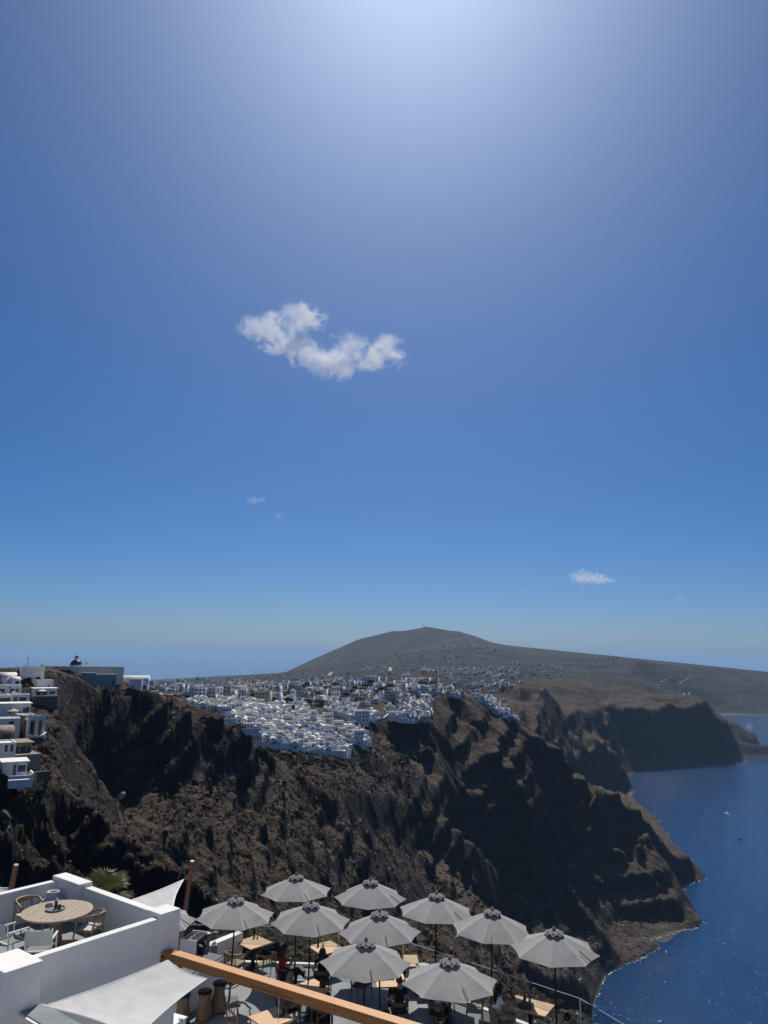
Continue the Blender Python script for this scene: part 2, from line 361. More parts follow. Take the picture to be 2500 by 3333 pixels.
# strata: hard beds stand out as small cliffs
bed = 13.0 * np.clip(SC, 0.6, 3)
tt = (H + 5 * fbm(GX / 160, GY / 160, 3, 300)) / bed
fr = tt - np.floor(tt)
step = np.clip((fr - 0.74) / 0.22, 0, 1); step = step * step * (3 - 2 * step)
H = H + np.clip((RGc - 0.45) * 2.2, 0, 1) * np.clip((RAD - 120) / 160, 0.25, 1) * bed * 0.8 * (step - fr) * np.clip(0.5 + fbm(GX / 90, GY / 90, 2, 333) * 1.6, 0, 1)
# fields and terraces of the plain
pl = np.clip((0.3 - RGc) / 0.2, 0, 1) * np.clip((RAD - 1300) / 700, 0, 1)
H = H + pl * (fbm(GX / 420, GY / 420, 4, 500) * 9)
# nothing pokes above the water in open sea
sea_m = H0 < -0.6
H = np.where(sea_m, np.minimum(H, H0 * 0.5 - 1.0), H)

def ground_z(x, y):
    r = math.hypot(x, y); a = math.atan2(x, y)
    i = float(np.interp(math.log(max(r, 14.01)), np.log(rr_), np.arange(NR))); j = (a - AZ0) / (AZ1 - AZ0) * (NA - 1)
    j = min(max(j, 0), NA - 1.001); i = min(max(i, 0), NR - 1.001)
    i0, j0 = int(i), int(j); fi, fj = i - i0, j - j0
    return float((H[i0, j0] * (1 - fj) + H[i0, j0 + 1] * fj) * (1 - fi) + (H[i0 + 1, j0] * (1 - fj) + H[i0 + 1, j0 + 1] * fj) * fi)
def ground_hit(px, py, rmin=60):
    """first point of the land along a line of sight"""
    D = ray(px, py); h = math.hypot(D.x, D.y); a = math.atan2(D.x, D.y)
    j = (a - AZ0) / (AZ1 - AZ0) * (NA - 1); j0 = int(min(max(j, 0), NA - 2)); fj = j - j0
    col = H[:, j0] * (1 - fj) + H[:, j0 + 1] * fj
    zr = HC + rr_ * (D.z / h)
    k = np.nonzero((col > zr) & (rr_ > rmin))[0]
    if not len(k): return None
    k = k[0]; r = rr_[k]
    if k > 0:
        g0 = zr[k - 1] - col[k - 1]; g1 = zr[k] - col[k]
        r = rr_[k - 1] + (rr_[k] - rr_[k - 1]) * g0 / (g0 - g1 + 1e-9)
    return Vector((D.x / h * r, D.y / h * r, HC + D.z / h * r))
# --- terrain mesh and material
def terrain_material():
    m, nt, b = new_mat('slope_rock_and_soil')
    L = nt.links.new
    geo = nd(nt, 'ShaderNodeNewGeometry'); sep = nd(nt, 'ShaderNodeSeparateXYZ'); L(geo.outputs['Normal'], sep.inputs[0])
    pos = nd(nt, 'ShaderNodeSeparateXYZ'); L(geo.outputs['Position'], pos.inputs[0])
    P = geo.outputs['Position']
    def noise(scale, detail=6, rough=0.6):
        n = nd(nt, 'ShaderNodeTexNoise', i_Scale=scale, i_Detail=float(detail), i_Roughness=rough); L(P, n.inputs['Vector']); return n.outputs['Fac']
    soil = ramp(nt, [(0.3, (0.06, 0.041, 0.031)), (0.5, (0.10, 0.071, 0.055)), (0.72, (0.15, 0.11, 0.085))]); L(noise(0.035, 8), soil.inputs[0])
    grass = ramp(nt, [(0.35, (0.072, 0.05, 0.029)), (0.65, (0.145, 0.098, 0.05))]); L(noise(0.35, 6), grass.inputs[0])
    gm = ramp(nt, [(0.5, (0, 0, 0)), (0.66, (1, 1, 1))]); L(noise(0.06, 8, 0.7), gm.inputs[0])
    base = mix(nt, gm.outputs[0], soil.outputs[0], grass.outputs[0])
    scrub = ramp(nt, [(0.4, (0.02, 0.024, 0.013)), (0.7, (0.042, 0.043, 0.02))]); L(noise(0.5, 5), scrub.inputs[0])
    sm = ramp(nt, [(0.52, (0, 0, 0)), (0.62, (1, 1, 1))]); L(noise(0.11, 9, 0.75), sm.inputs[0])
    base = mix(nt, sm.outputs[0], base, scrub.outputs[0])
    # stones: pale specks
    vor = nd(nt, 'ShaderNodeTexVoronoi', i_Scale=0.55); L(P, vor.inputs['Vector'])
    vm = ramp(nt, [(0.14, (1, 1, 1)), (0.22, (0, 0, 0))]); L(vor.outputs['Distance'], vm.inputs[0])
    vm2 = ramp(nt, [(0.5, (0, 0, 0)), (0.58, (1, 1, 1))]); L(noise(0.08, 4), vm2.inputs[0])
    mm = nd(nt, 'ShaderNodeMath', operation='MULTIPLY'); L(vm.outputs[0], mm.inputs[0]); L(vm2.outputs[0], mm.inputs[1])
    base = mix(nt, mm.outputs[0], base, (0.25, 0.22, 0.19))
    # bare rock on steep ground, in beds
    bed = nd(nt, 'ShaderNodeMapping'); bed.inputs['Scale'].default_value = (0.006, 0.006, 0.16); L(P, bed.inputs[0])
    bn = nd(nt, 'ShaderNodeTexNoise', i_Scale=1.0, i_Detail=6.0, i_Roughness=0.6); L(bed.outputs[0], bn.inputs['Vector'])
    rock = ramp(nt, [(0.3, (0.017, 0.016, 0.017)), (0.45, (0.034, 0.028, 0.027)), (0.55, (0.05, 0.036, 0.032)), (0.7, (0.03, 0.028, 0.030))]); L(bn.outputs['Fac'], rock.inputs[0])
    st_ = ramp(nt, [(0.55, (1, 1, 1)), (0.78, (0, 0, 0))]); 
    sn = nd(nt, 'ShaderNodeMath', operation='MULTIPLY_ADD'); sn.inputs[1].default_value = 0.35; L(noise(0.09, 6), sn.inputs[0]); L(sep.outputs['Z'], sn.inputs[2])
    sn2 = nd(nt, 'ShaderNodeMath', operation='SUBTRACT'); sn2.inputs[1].default_value = 0.17; L(sn.outputs[0], sn2.inputs[0]); L(sn2.outputs[0], st_.inputs[0])
    base = mix(nt, st_.outputs[0], base, rock.outputs[0])
    # dry fields of the plain; far land takes it too as painted haze
    fv = nd(nt, 'ShaderNodeTexVoronoi', i_Scale=0.008); 
    fmap = nd(nt, 'ShaderNodeMapping'); fmap.inputs['Scale'].default_value = (1, 0.6, 0.0); fmap.inputs['Rotation'].default_value = (0, 0, 0.5); L(P, fmap.inputs[0]); L(fmap.outputs[0], fv.inputs['Vector'])
    fs = nd(nt, 'ShaderNodeSeparateColor'); L(fv.outputs['Color'], fs.inputs[0])
    field = ramp(nt, [(0.0, (0.015, 0.019, 0.015)), (0.4, (0.030, 0.030, 0.024)), (0.7, (0.046, 0.041, 0.033)), (1.0, (0.02, 0.024, 0.018))]); L(fs.outputs[0], field.inputs[0])
    ft = noise(0.02, 8, 0.7); ftr = ramp(nt, [(0.35, (0.5, 0.5, 0.5)), (0.65, (1.2, 1.2, 1.2))]); L(ft, ftr.inputs[0])
    fieldc = mix(nt, 1.0, field.outputs[0], ftr.outputs[0], 'MULTIPLY')
    fa = nd(nt, 'ShaderNodeAttribute', attribute_name='field_and_haze'); 
    base = mix(nt, fa.outputs['Fac'], base, fieldc)
    # wave-washed foot of the land: dark wet stone and pale shingle
    wet = ramp(nt, [(0.0, (1, 1, 1)), (1.0, (0, 0, 0))]); wr = nd(nt, 'ShaderNodeMapRange'); wr.inputs[1].default_value = 0.5; wr.inputs[2].default_value = 4.0; L(pos.outputs['Z'], wr.inputs[0]); L(wr.outputs[0], wet.inputs[0])
    shing = ramp(nt, [(0.4, (0.05, 0.045, 0.042)), (0.6, (0.16, 0.14, 0.125))]); L(noise(0.5, 8, 0.8), shing.inputs[0])
    base = mix(nt, wet.outputs[0], base, shing.outputs[0])
    L(base, b.inputs['Base Color']); b.inputs['Roughness'].default_value = 0.95; b.inputs['Specular IOR Level'].default_value = 0.15
    # fine relief
    r1 = noise(0.45, 8, 0.7); v2 = nd(nt, 'ShaderNodeTexVoronoi', i_Scale=0.28); v2.feature = 'DISTANCE_TO_EDGE'; L(P, v2.inputs['Vector'])
    add = nd(nt, 'ShaderNodeMath', operation='ADD'); L(r1, add.inputs[0]); L(v2.outputs['Distance'], add.inputs[1])
    far_n = noise(0.075, 9, 0.68); bf = nd(nt, 'ShaderNodeBump', i_Strength=0.6, i_Distance=8.0); L(far_n, bf.inputs['Height'])
    bp = nd(nt, 'ShaderNodeBump', i_Strength=0.9, i_Distance=2.2); L(add.outputs[0], bp.inputs['Height']); L(bf.outputs[0], bp.inputs['Normal']); L(bp.outputs[0], b.inputs['Normal'])
    return m
def build_terrain():
    V = np.stack([GX, GY, H], -1).reshape(-1, 3)
    idx = np.arange(NR * NA).reshape(NR, NA)
    F4 = np.stack([idx[:-1, :-1], idx[:-1, 1:], idx[1:, 1:], idx[1:, :-1]], -1).reshape(-1, 4)
    zmax = H.ravel()[F4].max(1)
    F4 = F4[zmax > -1.5]
    used = np.zeros(len(V), bool); used[F4.ravel()] = True
    remap = np.cumsum(used) - 1
    me = np_mesh('terrain', V[used], remap[F4][:, ::-1], smooth=True)
    fl = np.maximum(np.clip((RAD - 1150) / 300, 0, 1) * np.clip((0.34 - RG) / 0.1, 0, 1), 0.85 * np.clip((RAD - 2400) / 500, 0, 1)).ravel()[used].astype(np.float32)  # distance term spreads the darker, cooler tone over far land as painted haze
    a = me.attributes.new('field_and_haze', 'FLOAT', 'POINT'); a.data.foreach_set('value', fl)
    o = link_mesh('terrain', me, None, terrain_material()); o['kind'] = 'structure'
    print('terrain tris', len(F4) * 2)
    return o
terrain = build_terrain()

# ================================================================== SEA
def sea_material():
    m, nt, b = new_mat('sea_water'); L = nt.links.new
    b.inputs['Base Color'].default_value = (0.004, 0.022, 0.065, 1); b.inputs['Roughness'].default_value = 0.07; b.inputs['IOR'].default_value = 1.333
    b.inputs['Specular IOR Level'].default_value = 0.5
    geo = nd(nt, 'ShaderNodeNewGeometry')
    n1 = nd(nt, 'ShaderNodeTexNoise', i_Scale=0.06, i_Detail=9.0, i_Roughness=0.62); L(geo.outputs['Position'], n1.inputs['Vector'])
    n2 = nd(nt, 'ShaderNodeTexNoise', i_Scale=0.42, i_Detail=1.6, i_Roughness=0.6); L(geo.outputs['Position'], n2.inputs['Vector'])
    b1 = nd(nt, 'ShaderNodeBump', i_Strength=1.0, i_Distance=0.9); L(n1.outputs['Fac'], b1.inputs['Height'])
    b2 = nd(nt, 'ShaderNodeBump', i_Strength=1.0, i_Distance=0.6); L(n2.outputs['Fac'], b2.inputs['Height']); L(b1.outputs[0], b2.inputs['Normal'])
    # scattered steep wavelets that catch the sun
    vc = nd(nt, 'ShaderNodeTexVoronoi', i_Scale=0.8); L(geo.outputs['Position'], vc.inputs['Vector'])
    sv = nd(nt, 'ShaderNodeVectorMath', operation='SUBTRACT'); sv.inputs[1].default_value = (0.5, 0.5, 0.5); L(vc.outputs['Color'], sv.inputs[0])
    sc_ = nd(nt, 'ShaderNodeSeparateColor'); L(vc.outputs['Color'], sc_.inputs[0]); gt = nd(nt, 'ShaderNodeMath', operation='GREATER_THAN'); gt.inputs[1].default_value = 0.86; L(sc_.outputs[2], gt.inputs[0])
    fl_ = nd(nt, 'ShaderNodeVectorMath', operation='MULTIPLY'); fl_.inputs[1].default_value = (0.95, 0.95, 0.0); L(sv.outputs[0], fl_.inputs[0])
    sk = nd(nt, 'ShaderNodeVectorMath', operation='SCALE'); L(fl_.outputs[0], sk.inputs[0]); L(gt.outputs[0], sk.inputs['Scale'])
    an_ = nd(nt, 'ShaderNodeVectorMath', operation='ADD'); L(b2.outputs[0], an_.inputs[0]); L(sk.outputs[0], an_.inputs[1]); nn_ = nd(nt, 'ShaderNodeVectorMath', operation='NORMALIZE'); L(an_.outputs[0], nn_.inputs[0])
    L(nn_.outputs[0], b.inputs['Normal'])
    big = nd(nt, 'ShaderNodeTexNoise', i_Scale=0.0035, i_Detail=5.0); L(geo.outputs['Position'], big.inputs['Vector'])
    cr = ramp(nt, [(0.35, (0.003, 0.030, 0.095)), (0.65, (0.005, 0.040, 0.12))]); L(big.outputs['Fac'], cr.inputs[0]); L(cr.outputs[0], b.inputs['Base Color'])
    return m
sea_me = np_mesh('sea', [(-200000, -20000, 0), (200000, -20000, 0), (200000, 200000, 0), (-200000, 200000, 0)], [(0, 1, 2, 3)])
sea = link_mesh('sea', sea_me, None, sea_material()); sea['kind'] = 'structure'

# ================================================================== HAZE (the air itself)
def haze():
    me = bpy.data.meshes.new('haze'); bm = bmesh.new(); bmesh.ops.create_cube(bm, size=1.0)
    for v in bm.verts:
        v.co = (v.co.x * 410000, 90000 + v.co.y * 230000, -60 if v.co.z < 0 else 640)
    bm.to_mesh(me); bm.free()
    m = bpy.data.materials.new('haze_air'); m.use_nodes = True; nt = m.node_tree
    for n in list(nt.nodes): nt.nodes.remove(n)
    out = nd(nt, 'ShaderNodeOutputMaterial'); pv = nd(nt, 'ShaderNodeVolumePrincipled')
    pv.inputs['Color'].default_value = (0.50, 0.75, 1.0, 1); pv.inputs['Density'].default_value = 0.000035; pv.inputs['Anisotropy'].default_value = 0.0
    nt.links.new(pv.outputs[0], out.inputs['Volume'])
    o = link_mesh('haze', me, None, m); o['kind'] = 'stuff'; o['label'] = 'thin blue summer haze over land and sea'
haze()
# ================================================================== LOOSE ROCK, SCRUB, SURF
ELEV = (H - HC) / RAD
VIS = np.zeros_like(H, bool)
_run = np.maximum.accumulate(ELEV, axis=0)
VIS[1:] = ELEV[1:] >= _run[:-1] - 1e-4
GRZ = np.gradient(H, axis=0) / np.maximum(np.gradient(RAD, axis=0), 1e-6)
GAZ = np.gradient(H, axis=1) / (RAD * (az[1] - az[0]))
SLOPE = np.sqrt(GRZ ** 2 + GAZ ** 2)
TILT = np.arctan(SLOPE)
def cells(cond, n, r):
    ii, jj = np.nonzero(cond)
    k = r.choice(len(ii), size=min(n, len(ii)), replace=False)
    return ii[k], jj[k]
def rock_mesh(seed, n=18):
    r = random.Random(seed); bm = bmesh.new()
    for _ in range(n):
        v = Vector((r.gauss(0, 1), r.gauss(0, 1), r.gauss(0, 1))).normalized()
        bm.verts.new((v.x * r.uniform(.8, 1.1), v.y * r.uniform(.55, .8), v.z * r.uniform(.5, .75)))
    res = bmesh.ops.convex_hull(bm, input=bm.verts)
    bmesh.ops.delete(bm, geom=[g for g in res['geom_interior'] if isinstance(g, bmesh.types.BMVert)], context='VERTS')
    bmesh.ops.triangulate(bm, faces=bm.faces)
    bmesh.ops.recalc_face_normals(bm, faces=bm.faces)
    me = bpy.data.meshes.new('rock'); bm.to_mesh(me); bm.free(); return me
rock_pale = simple('pale_lava_rock', (0.26, 0.235, 0.21), 0.9, 0.35, 0.6, bump=0.5, bscale=3)
rock_dark = simple('dark_lava_rock', (0.05, 0.043, 0.042), 0.9, 0.4, 0.6, bump=0.5, bscale=3)
rock_brown = simple('brown_lava_rock', (0.12, 0.09, 0.07), 0.9, 0.4, 0.6, bump=0.5, bscale=3)
def mesh_arrays(me):
    V = np.zeros(len(me.vertices) * 3, np.float32); me.vertices.foreach_get('co', V); V = V.reshape(-1, 3)
    F = np.array([list(p.vertices) for p in me.polygons], np.int32); return V, F
def scatter_join(name, protos, P, S, mats_i, mats, yaw=None, sink=0.25):
    """many small pieces joined into one mesh"""
    allV, allF, allM, off = [], [], [], 0
    arr = [mesh_arrays(p) for p in protos]
    for k in range(len(P)):
        V, F = arr[k % len(arr)]
        a = (yaw[k] if yaw is not None else rng.uniform(0, 6.283)); c, s = math.cos(a), math.sin(a)
        X = V.copy(); X[:, 0] = V[:, 0] * c - V[:, 1] * s; X[:, 1] = V[:, 0] * s + V[:, 1] * c
        X = X * S[k] + P[k]; X[:, 2] -= sink * S[k] if np.isscalar(sink) else 0
        allV.append(X); allF.append(F + off); allM.append(np.full(len(F), mats_i[k], np.int32)); off += len(V)
    me = np_mesh(name, np.concatenate(allV), np.concatenate(allF))
    for m in mats: me.materials.append(m)
    me.polygons.foreach_set('material_index', np.concatenate(allM))
    o = link_mesh(name, me); o['kind'] = 'stuff'; return o
rocks = [rock_mesh(i) for i in range(8)]
PXX = 1250 + FPX * np.tan(az)
# screen bearing of every cell, used only to choose stretches of hillside
brown = VIS & (RAD > 160) & (RAD < 480) & (TILT < 0.85) & (GX < 30)
# --- single boulders
big = link_mesh('boulder', rock_mesh(99, 34), None, simple('white_boulder_rock', (0.42, 0.4, 0.37), 0.9, 0.2, 0.8, bump=0.4, bscale=3))
p = ground_hit(393, 2588) or at_d(393, 2588, 300); big.location = p; big.scale = (2.5, 2.2, 2.4); big.rotation_euler = (0.2, -0.5, 0.7)
tag(big, 'largest pale boulder, standing alone at the foot of the dark cliff', 'boulder', 'boulders on the slope')
ii, jj = cells(brown, 175, np.random.default_rng(5))
pale_me = [m.copy() for m in rocks]; dark_me = [m.copy() for m in rocks]
for m in pale_me: m.materials.append(rock_pale)
for m in dark_me: m.materials.append(rock_dark)
for k, (i, j) in enumerate(zip(ii, jj)):
    dark = rng.random() < 0.35
    o = link_mesh('boulder', (dark_me if dark else pale_me)[k % 8])
    s = (0.45 + rng.exponential(0.45)) * (1.5 if dark else 1.0); s = min(s, 2.2)
    o.location = (GX[i, j], GY[i, j], H[i, j] + 0.1 * s); o.scale = (s, s, s); o.rotation_euler = (rng.uniform(-.5, .5), rng.uniform(-.5, .5), rng.uniform(0, 6.28))
    size = 'large' if s > 1.2 else 'middling' if s > .75 else 'small'; where = 'on the craggy near spur' if RAD[i, j] < 215 else 'on the brown slope below the dark cliff' if GX[i, j] < -45 else 'on the scrubby slope below the white village' if RAD[i, j] > 330 else 'on the gully slope behind the umbrellas'
    tag(o, f"{size} {'dark' if dark else 'pale'} lava boulder lying {where}", 'boulder', 'boulders on the slope')
# --- loose stones and scree
ii, jj = cells(VIS & (RAD > 150) & (RAD < 700) & (TILT < 0.9) & (RG > 0.3), 7000, np.random.default_rng(6))
P = np.stack([GX[ii, jj], GY[ii, jj], H[ii, jj]], 1); S = (0.12 + np.random.default_rng(1).exponential(0.2, len(ii))) * np.clip(RAD[ii, jj] / 330, 0.7, 1.6)
scatter_join('loose_stones', rocks, P, S, rng.choice([0, 1, 2], len(ii), p=[.35, .35, .3]), [rock_pale, rock_dark, rock_brown])
scree = VIS & (H > 0.5) & (H < 75) & (RAD < 960) & (RAD > 480) & (TILT < 0.8)
ii, jj = cells(scree, 5000, np.random.default_rng(8))
P = np.stack([GX[ii, jj], GY[ii, jj], H[ii, jj]], 1); S = 0.5 + np.random.default_rng(2).exponential(0.5, len(ii))
scatter_join('scree', rocks, P, S, rng.choice([0, 1, 2], len(ii), p=[.25, .45, .3]), [rock_pale, rock_dark, rock_brown])

# --- scrub
def bush_mesh(seed, n=26):
    r = random.Random(seed); V, F = [], []
    for _ in range(n):
        th = r.uniform(0, 6.283); ph = math.acos(r.uniform(0.0, 1)); rad = r.uniform(0.65, 1.0)
        c = Vector((math.sin(ph) * math.cos(th), math.sin(ph) * math.sin(th), math.cos(ph) * 0.75)) * rad
        nrm = (c.normalized() + Vector((r.uniform(-.6, .6), r.uniform(-.6, .6), r.uniform(-.3, .6)))).normalized()
        t = nrm.orthogonal().normalized(); b = nrm.cross(t); a = r.uniform(0, 6.28); t, b = t * math.cos(a) + b * math.sin(a), b * math.cos(a) - t * math.sin(a)
        s = r.uniform(.22, .42); k = len(V)
        V += [c - t * s, c + b * s * .7, c + t * s, c - b * s * .7]; F += [(k, k + 1, k + 2), (k, k + 2, k + 3)]
    return np_mesh('scrub_tuft', [tuple(v) for v in V], F)
def leafy(name, col):
    m = simple(name, col, 0.85, 0.4, 2.0, spec=0.15); return m
bush_mats = [leafy('dry_scrub', (0.105, 0.07, 0.035)), leafy('olive_scrub', (0.05, 0.05, 0.024)), leafy('dark_scrub', (0.026, 0.03, 0.018)), leafy('grey_scrub', (0.085, 0.075, 0.055))]
tufts = [bush_mesh(i) for i in range(6)]
patch = fbm(GX / 60, GY / 60, 3, 700)
scrub_ok = VIS & (RAD > 110) & (RAD < 620) & (TILT < 0.95) & (RG > 0.15) & (H > 15)
wgt = scrub_ok & (patch > -0.12)
ii, jj = cells(wgt, 8500, np.random.default_rng(9))
P = np.stack([GX[ii, jj], GY[ii, jj], H[ii, jj]], 1); S = (0.3 + np.random.default_rng(3).exponential(0.32, len(ii))) * np.clip(RAD[ii, jj] / 300, 0.55, 2.0)
lush = np.clip((RAD[ii, jj] - 400) / 100, 0, 1)
mi = np.where(np.random.default_rng(4).random(len(ii)) < 0.25 + 0.5 * lush, np.random.default_rng(5).choice([1, 2], len(ii)), np.random.default_rng(6).choice([0, 3, 0, 2], len(ii)))
scatter_join('scrub', tufts, P, S, mi, bush_mats, sink=0.1)
# single bushes big enough to tell apart
for k, (px, py, s, mi_) in enumerate([(330, 2760, 1.6, 0), (475, 2725, 2.4, 1), (420, 2790, 1.3, 0), (665, 2860, 2.0, 1), (700, 2900, 1.5, 0), (640, 2880, 1.8, 0), (500, 2570, 1.6, 0), (260, 2560, 1.5, 0), (120, 2590, 3.2, 2), (70, 2600, 3.0, 0),
        (150, 2440, 2.6, 1), (135, 2430, 1.7, 1), (110, 2280, 1.6, 2), (860, 2445, 3.0, 2), (895, 2460, 3.2, 2), (930, 2470, 3.0, 2), (960, 2475, 2.6, 2), (1000, 2480, 3.0, 2), (1050, 2478, 2.6, 2), (1195, 2450, 2.8, 2), (840, 2440, 2.5, 2), (980, 2485, 2.6, 1), (1340, 2425, 4.0, 2)] + [(850 + 9 * q + 5 * (q % 3), 2446 + 0.09 * 9 * q + (q * 37 % 30), 2.0 + (q * 13 % 10) / 9, 2 if q % 3 else 1) for q in range(34)]):
    h = ground_hit(px, py)
    if h is None: continue
    me = bush_mesh(40 + k, 420); me.materials.append(bush_mats[mi_])
    V, F = mesh_arrays(me); nv = V.reshape(-1, 4, 3); cen = nv.mean(1, keepdims=True); nv[:] = cen + (nv - cen) * 0.33
    me.vertices.foreach_set('co', V.ravel())
    o = link_mesh('bush', me); o.location = h; o.scale = (s, s, s * .8)
    tag(o, (['tawny dry', 'olive green', 'dark evergreen'][mi_] + (' bush on the green bank under the lower village' if h.xy.length > 380 else ' bush beside the white houses of the near spur' if px < 200 else ' bush on the open brown hillside')) + (', a large one' if s > 2.5 else ''), 'bush', 'bushes on the hillside')

# --- surf: pale foam where the sea meets the land
def surf():
    A, B = [], []
    segs = []
    Hn = H + 0.0
    for jdir in (0, 1):
        pass
    z = Hn
    pos = z > 0.25
    # cells crossed by the waterline
    c = (pos[:-1, :-1].astype(int) + pos[1:, :-1] + pos[:-1, 1:] + pos[1:, 1:])
    m = (c > 0) & (c < 4) & (RAD[:-1, :-1] < 3100) & (RAD[:-1, :-1] > 500)
    ii, jj = np.nonzero(m)
    V, F = [], []
    r = np.random.default_rng(3)
    for i, j in zip(ii, jj):
        if r.random() < 0.35: continue
        x, y = GX[i, j], GY[i, j]; w = 0.35 + r.exponential(0.7) * (RAD[i, j] / 900); l = RAD[i, j] * 0.0010 * r.uniform(0.5, 1.6)
        x += r.normal(0, 1.2) * RAD[i, j] / 900; y += r.normal(0, 1.8) * RAD[i, j] / 900
        a = r.uniform(0, 6.28); k = len(V); n = 6
        for q in range(n):
            t = a + q * 6.283 / n; rad = r.uniform(.6, 1.1)
            V.append((x + math.cos(t) * l * rad, y + math.sin(t) * w * rad, 0.32 + 0.05 * r.random()))
        F.append(tuple(range(k, k + n)))
    me = np_mesh('surf', V, F); o = link_mesh('surf', me, None, simple('sea_foam', (0.36, 0.39, 0.40), 0.7, 0.5, 0.3)); o['kind'] = 'stuff'; o['label'] = 'white surf breaking along the rocky shore'
surf()
# ================================================================== BOATS
def add_box(bm, c, s, rz=0.0, bevel=0.0):
    r = bmesh.ops.create_cube(bm, size=1.0, matrix=Matrix.Translation(c) @ Matrix.Rotation(rz, 4, 'Z') @ Matrix.Diagonal((s[0], s[1], s[2], 1)))
    if bevel:
        es = list({e for v in r['verts'] for e in v.link_edges})
        bmesh.ops.bevel(bm, geom=es, offset=bevel, segments=2, affect='EDGES', profile=0.6)
    return r
def add_tube(bm, pts, rad, seg=8, cap=True):
    """tube through points; rad one number or one for each point"""
    pts = [Vector(p) for p in pts]; n = len(pts); rr = rad if isinstance(rad, (list, tuple)) else [rad] * n
    rings = []
    ref = None
    for i, p in enumerate(pts):
        d = (pts[min(i + 1, n - 1)] - pts[max(i - 1, 0)]).normalized()
        if ref is None or abs(ref.dot(d)) > 0.98: ref = d.orthogonal().normalized()
        u = (ref - d * ref.dot(d)).normalized(); v = d.cross(u); ref = u
        rings.append([bm.verts.new(p + (u * math.cos(t) + v * math.sin(t)) * rr[i]) for t in (2 * math.pi * k / seg for k in range(seg))])
    for a, b in zip(rings, rings[1:]):
        for k in range(seg): bm.faces.new((a[k], a[(k + 1) % seg], b[(k + 1) % seg], b[k]))
    if cap:
        bm.faces.new(list(reversed(rings[0]))); bm.faces.new(rings[-1])
    return rings
def add_lathe(bm, prof, seg=20, c=(0, 0, 0)):
    """surface of revolution about z; prof = [(r, z), ...]"""
    c = Vector(c); rings = []
    for r, z in prof:
        if r < 1e-5: rings.append([bm.verts.new(c + Vector((0, 0, z)))])
        else: rings.append([bm.verts.new(c + Vector((r * math.cos(2 * math.pi * k / seg), r * math.sin(2 * math.pi * k / seg), z))) for k in range(seg)])
    for a, b in zip(rings, rings[1:]):
        if len(a) == 1 and len(b) == 1: continue
        if len(a) == 1:
            for k in range(seg): bm.faces.new((a[0], b[(k + 1) % seg], b[k]))
        elif len(b) == 1:
            for k in range(seg): bm.faces.new((a[k], a[(k + 1) % seg], b[0]))
        else:
            for k in range(seg): bm.faces.new((a[k], a[(k + 1) % seg], b[(k + 1) % seg], b[k]))
def bm_mesh(name, bm, mat=None, smooth=False):
    bmesh.ops.recalc_face_normals(bm, faces=bm.faces)
    me = bpy.data.meshes.new(name); bm.to_mesh(me); bm.free()
    if smooth: me.polygons.foreach_set('use_smooth', np.ones(len(me.polygons), bool))
    if mat: me.materials.append(mat)
    return me
def part(name, fn, mat, parent, smooth=False):
    bm = bmesh.new(); fn(bm); return link_mesh(name, bm_mesh(name, bm, mat, smooth), parent)
def smooth_by_angle(me, deg=35):
    me.polygons.foreach_set('use_smooth', np.ones(len(me.polygons), bool)); me.set_sharp_from_angle(angle=math.radians(deg))
def copy_tree(o, parent=None):
    c = o.copy(); C.objects.link(c); c.parent = parent
    for ch in list(o.children): copy_tree(ch, c)
    return c
gel_white = simple('white_gelcoat', (0.78, 0.79, 0.8), 0.35, 0.05)
dark_hull = simple('dark_boat_hull', (0.03, 0.035, 0.05), 0.4, 0.2)
dark_glass = simple('dark_cabin_glass', (0.01, 0.012, 0.016), 0.1)
mast_metal = simple('grey_mast', (0.5, 0.51, 0.53), 0.35, metallic=0.6)
def hull(bm, L_, Wd, Hh, x0=0.0, sharp=0.62):
    st = [(-.5, .85), (-.2, 1.0), (.15, .95), (.36, sharp), (.5, .02)]
    rings = []
    for t, w in st:
        y = t * L_; ww = Wd / 2 * w
        rings.append([bm.verts.new((x0 - ww, y, Hh * (1 + .15 * max(t, 0)))), bm.verts.new((x0 - ww * .65, y, -.25)), bm.verts.new((x0 + ww * .65, y, -.25)), bm.verts.new((x0 + ww, y, Hh * (1 + .15 * max(t, 0))))])
    for a, b in zip(rings, rings[1:]):
        for k in range(3): bm.faces.new((a[k], a[k + 1], b[k + 1], b[k]))
        bm.faces.new((a[3], a[0], b[0], b[3]))
    bm.faces.new(list(reversed(rings[0]))); bm.faces.new(rings[-1])
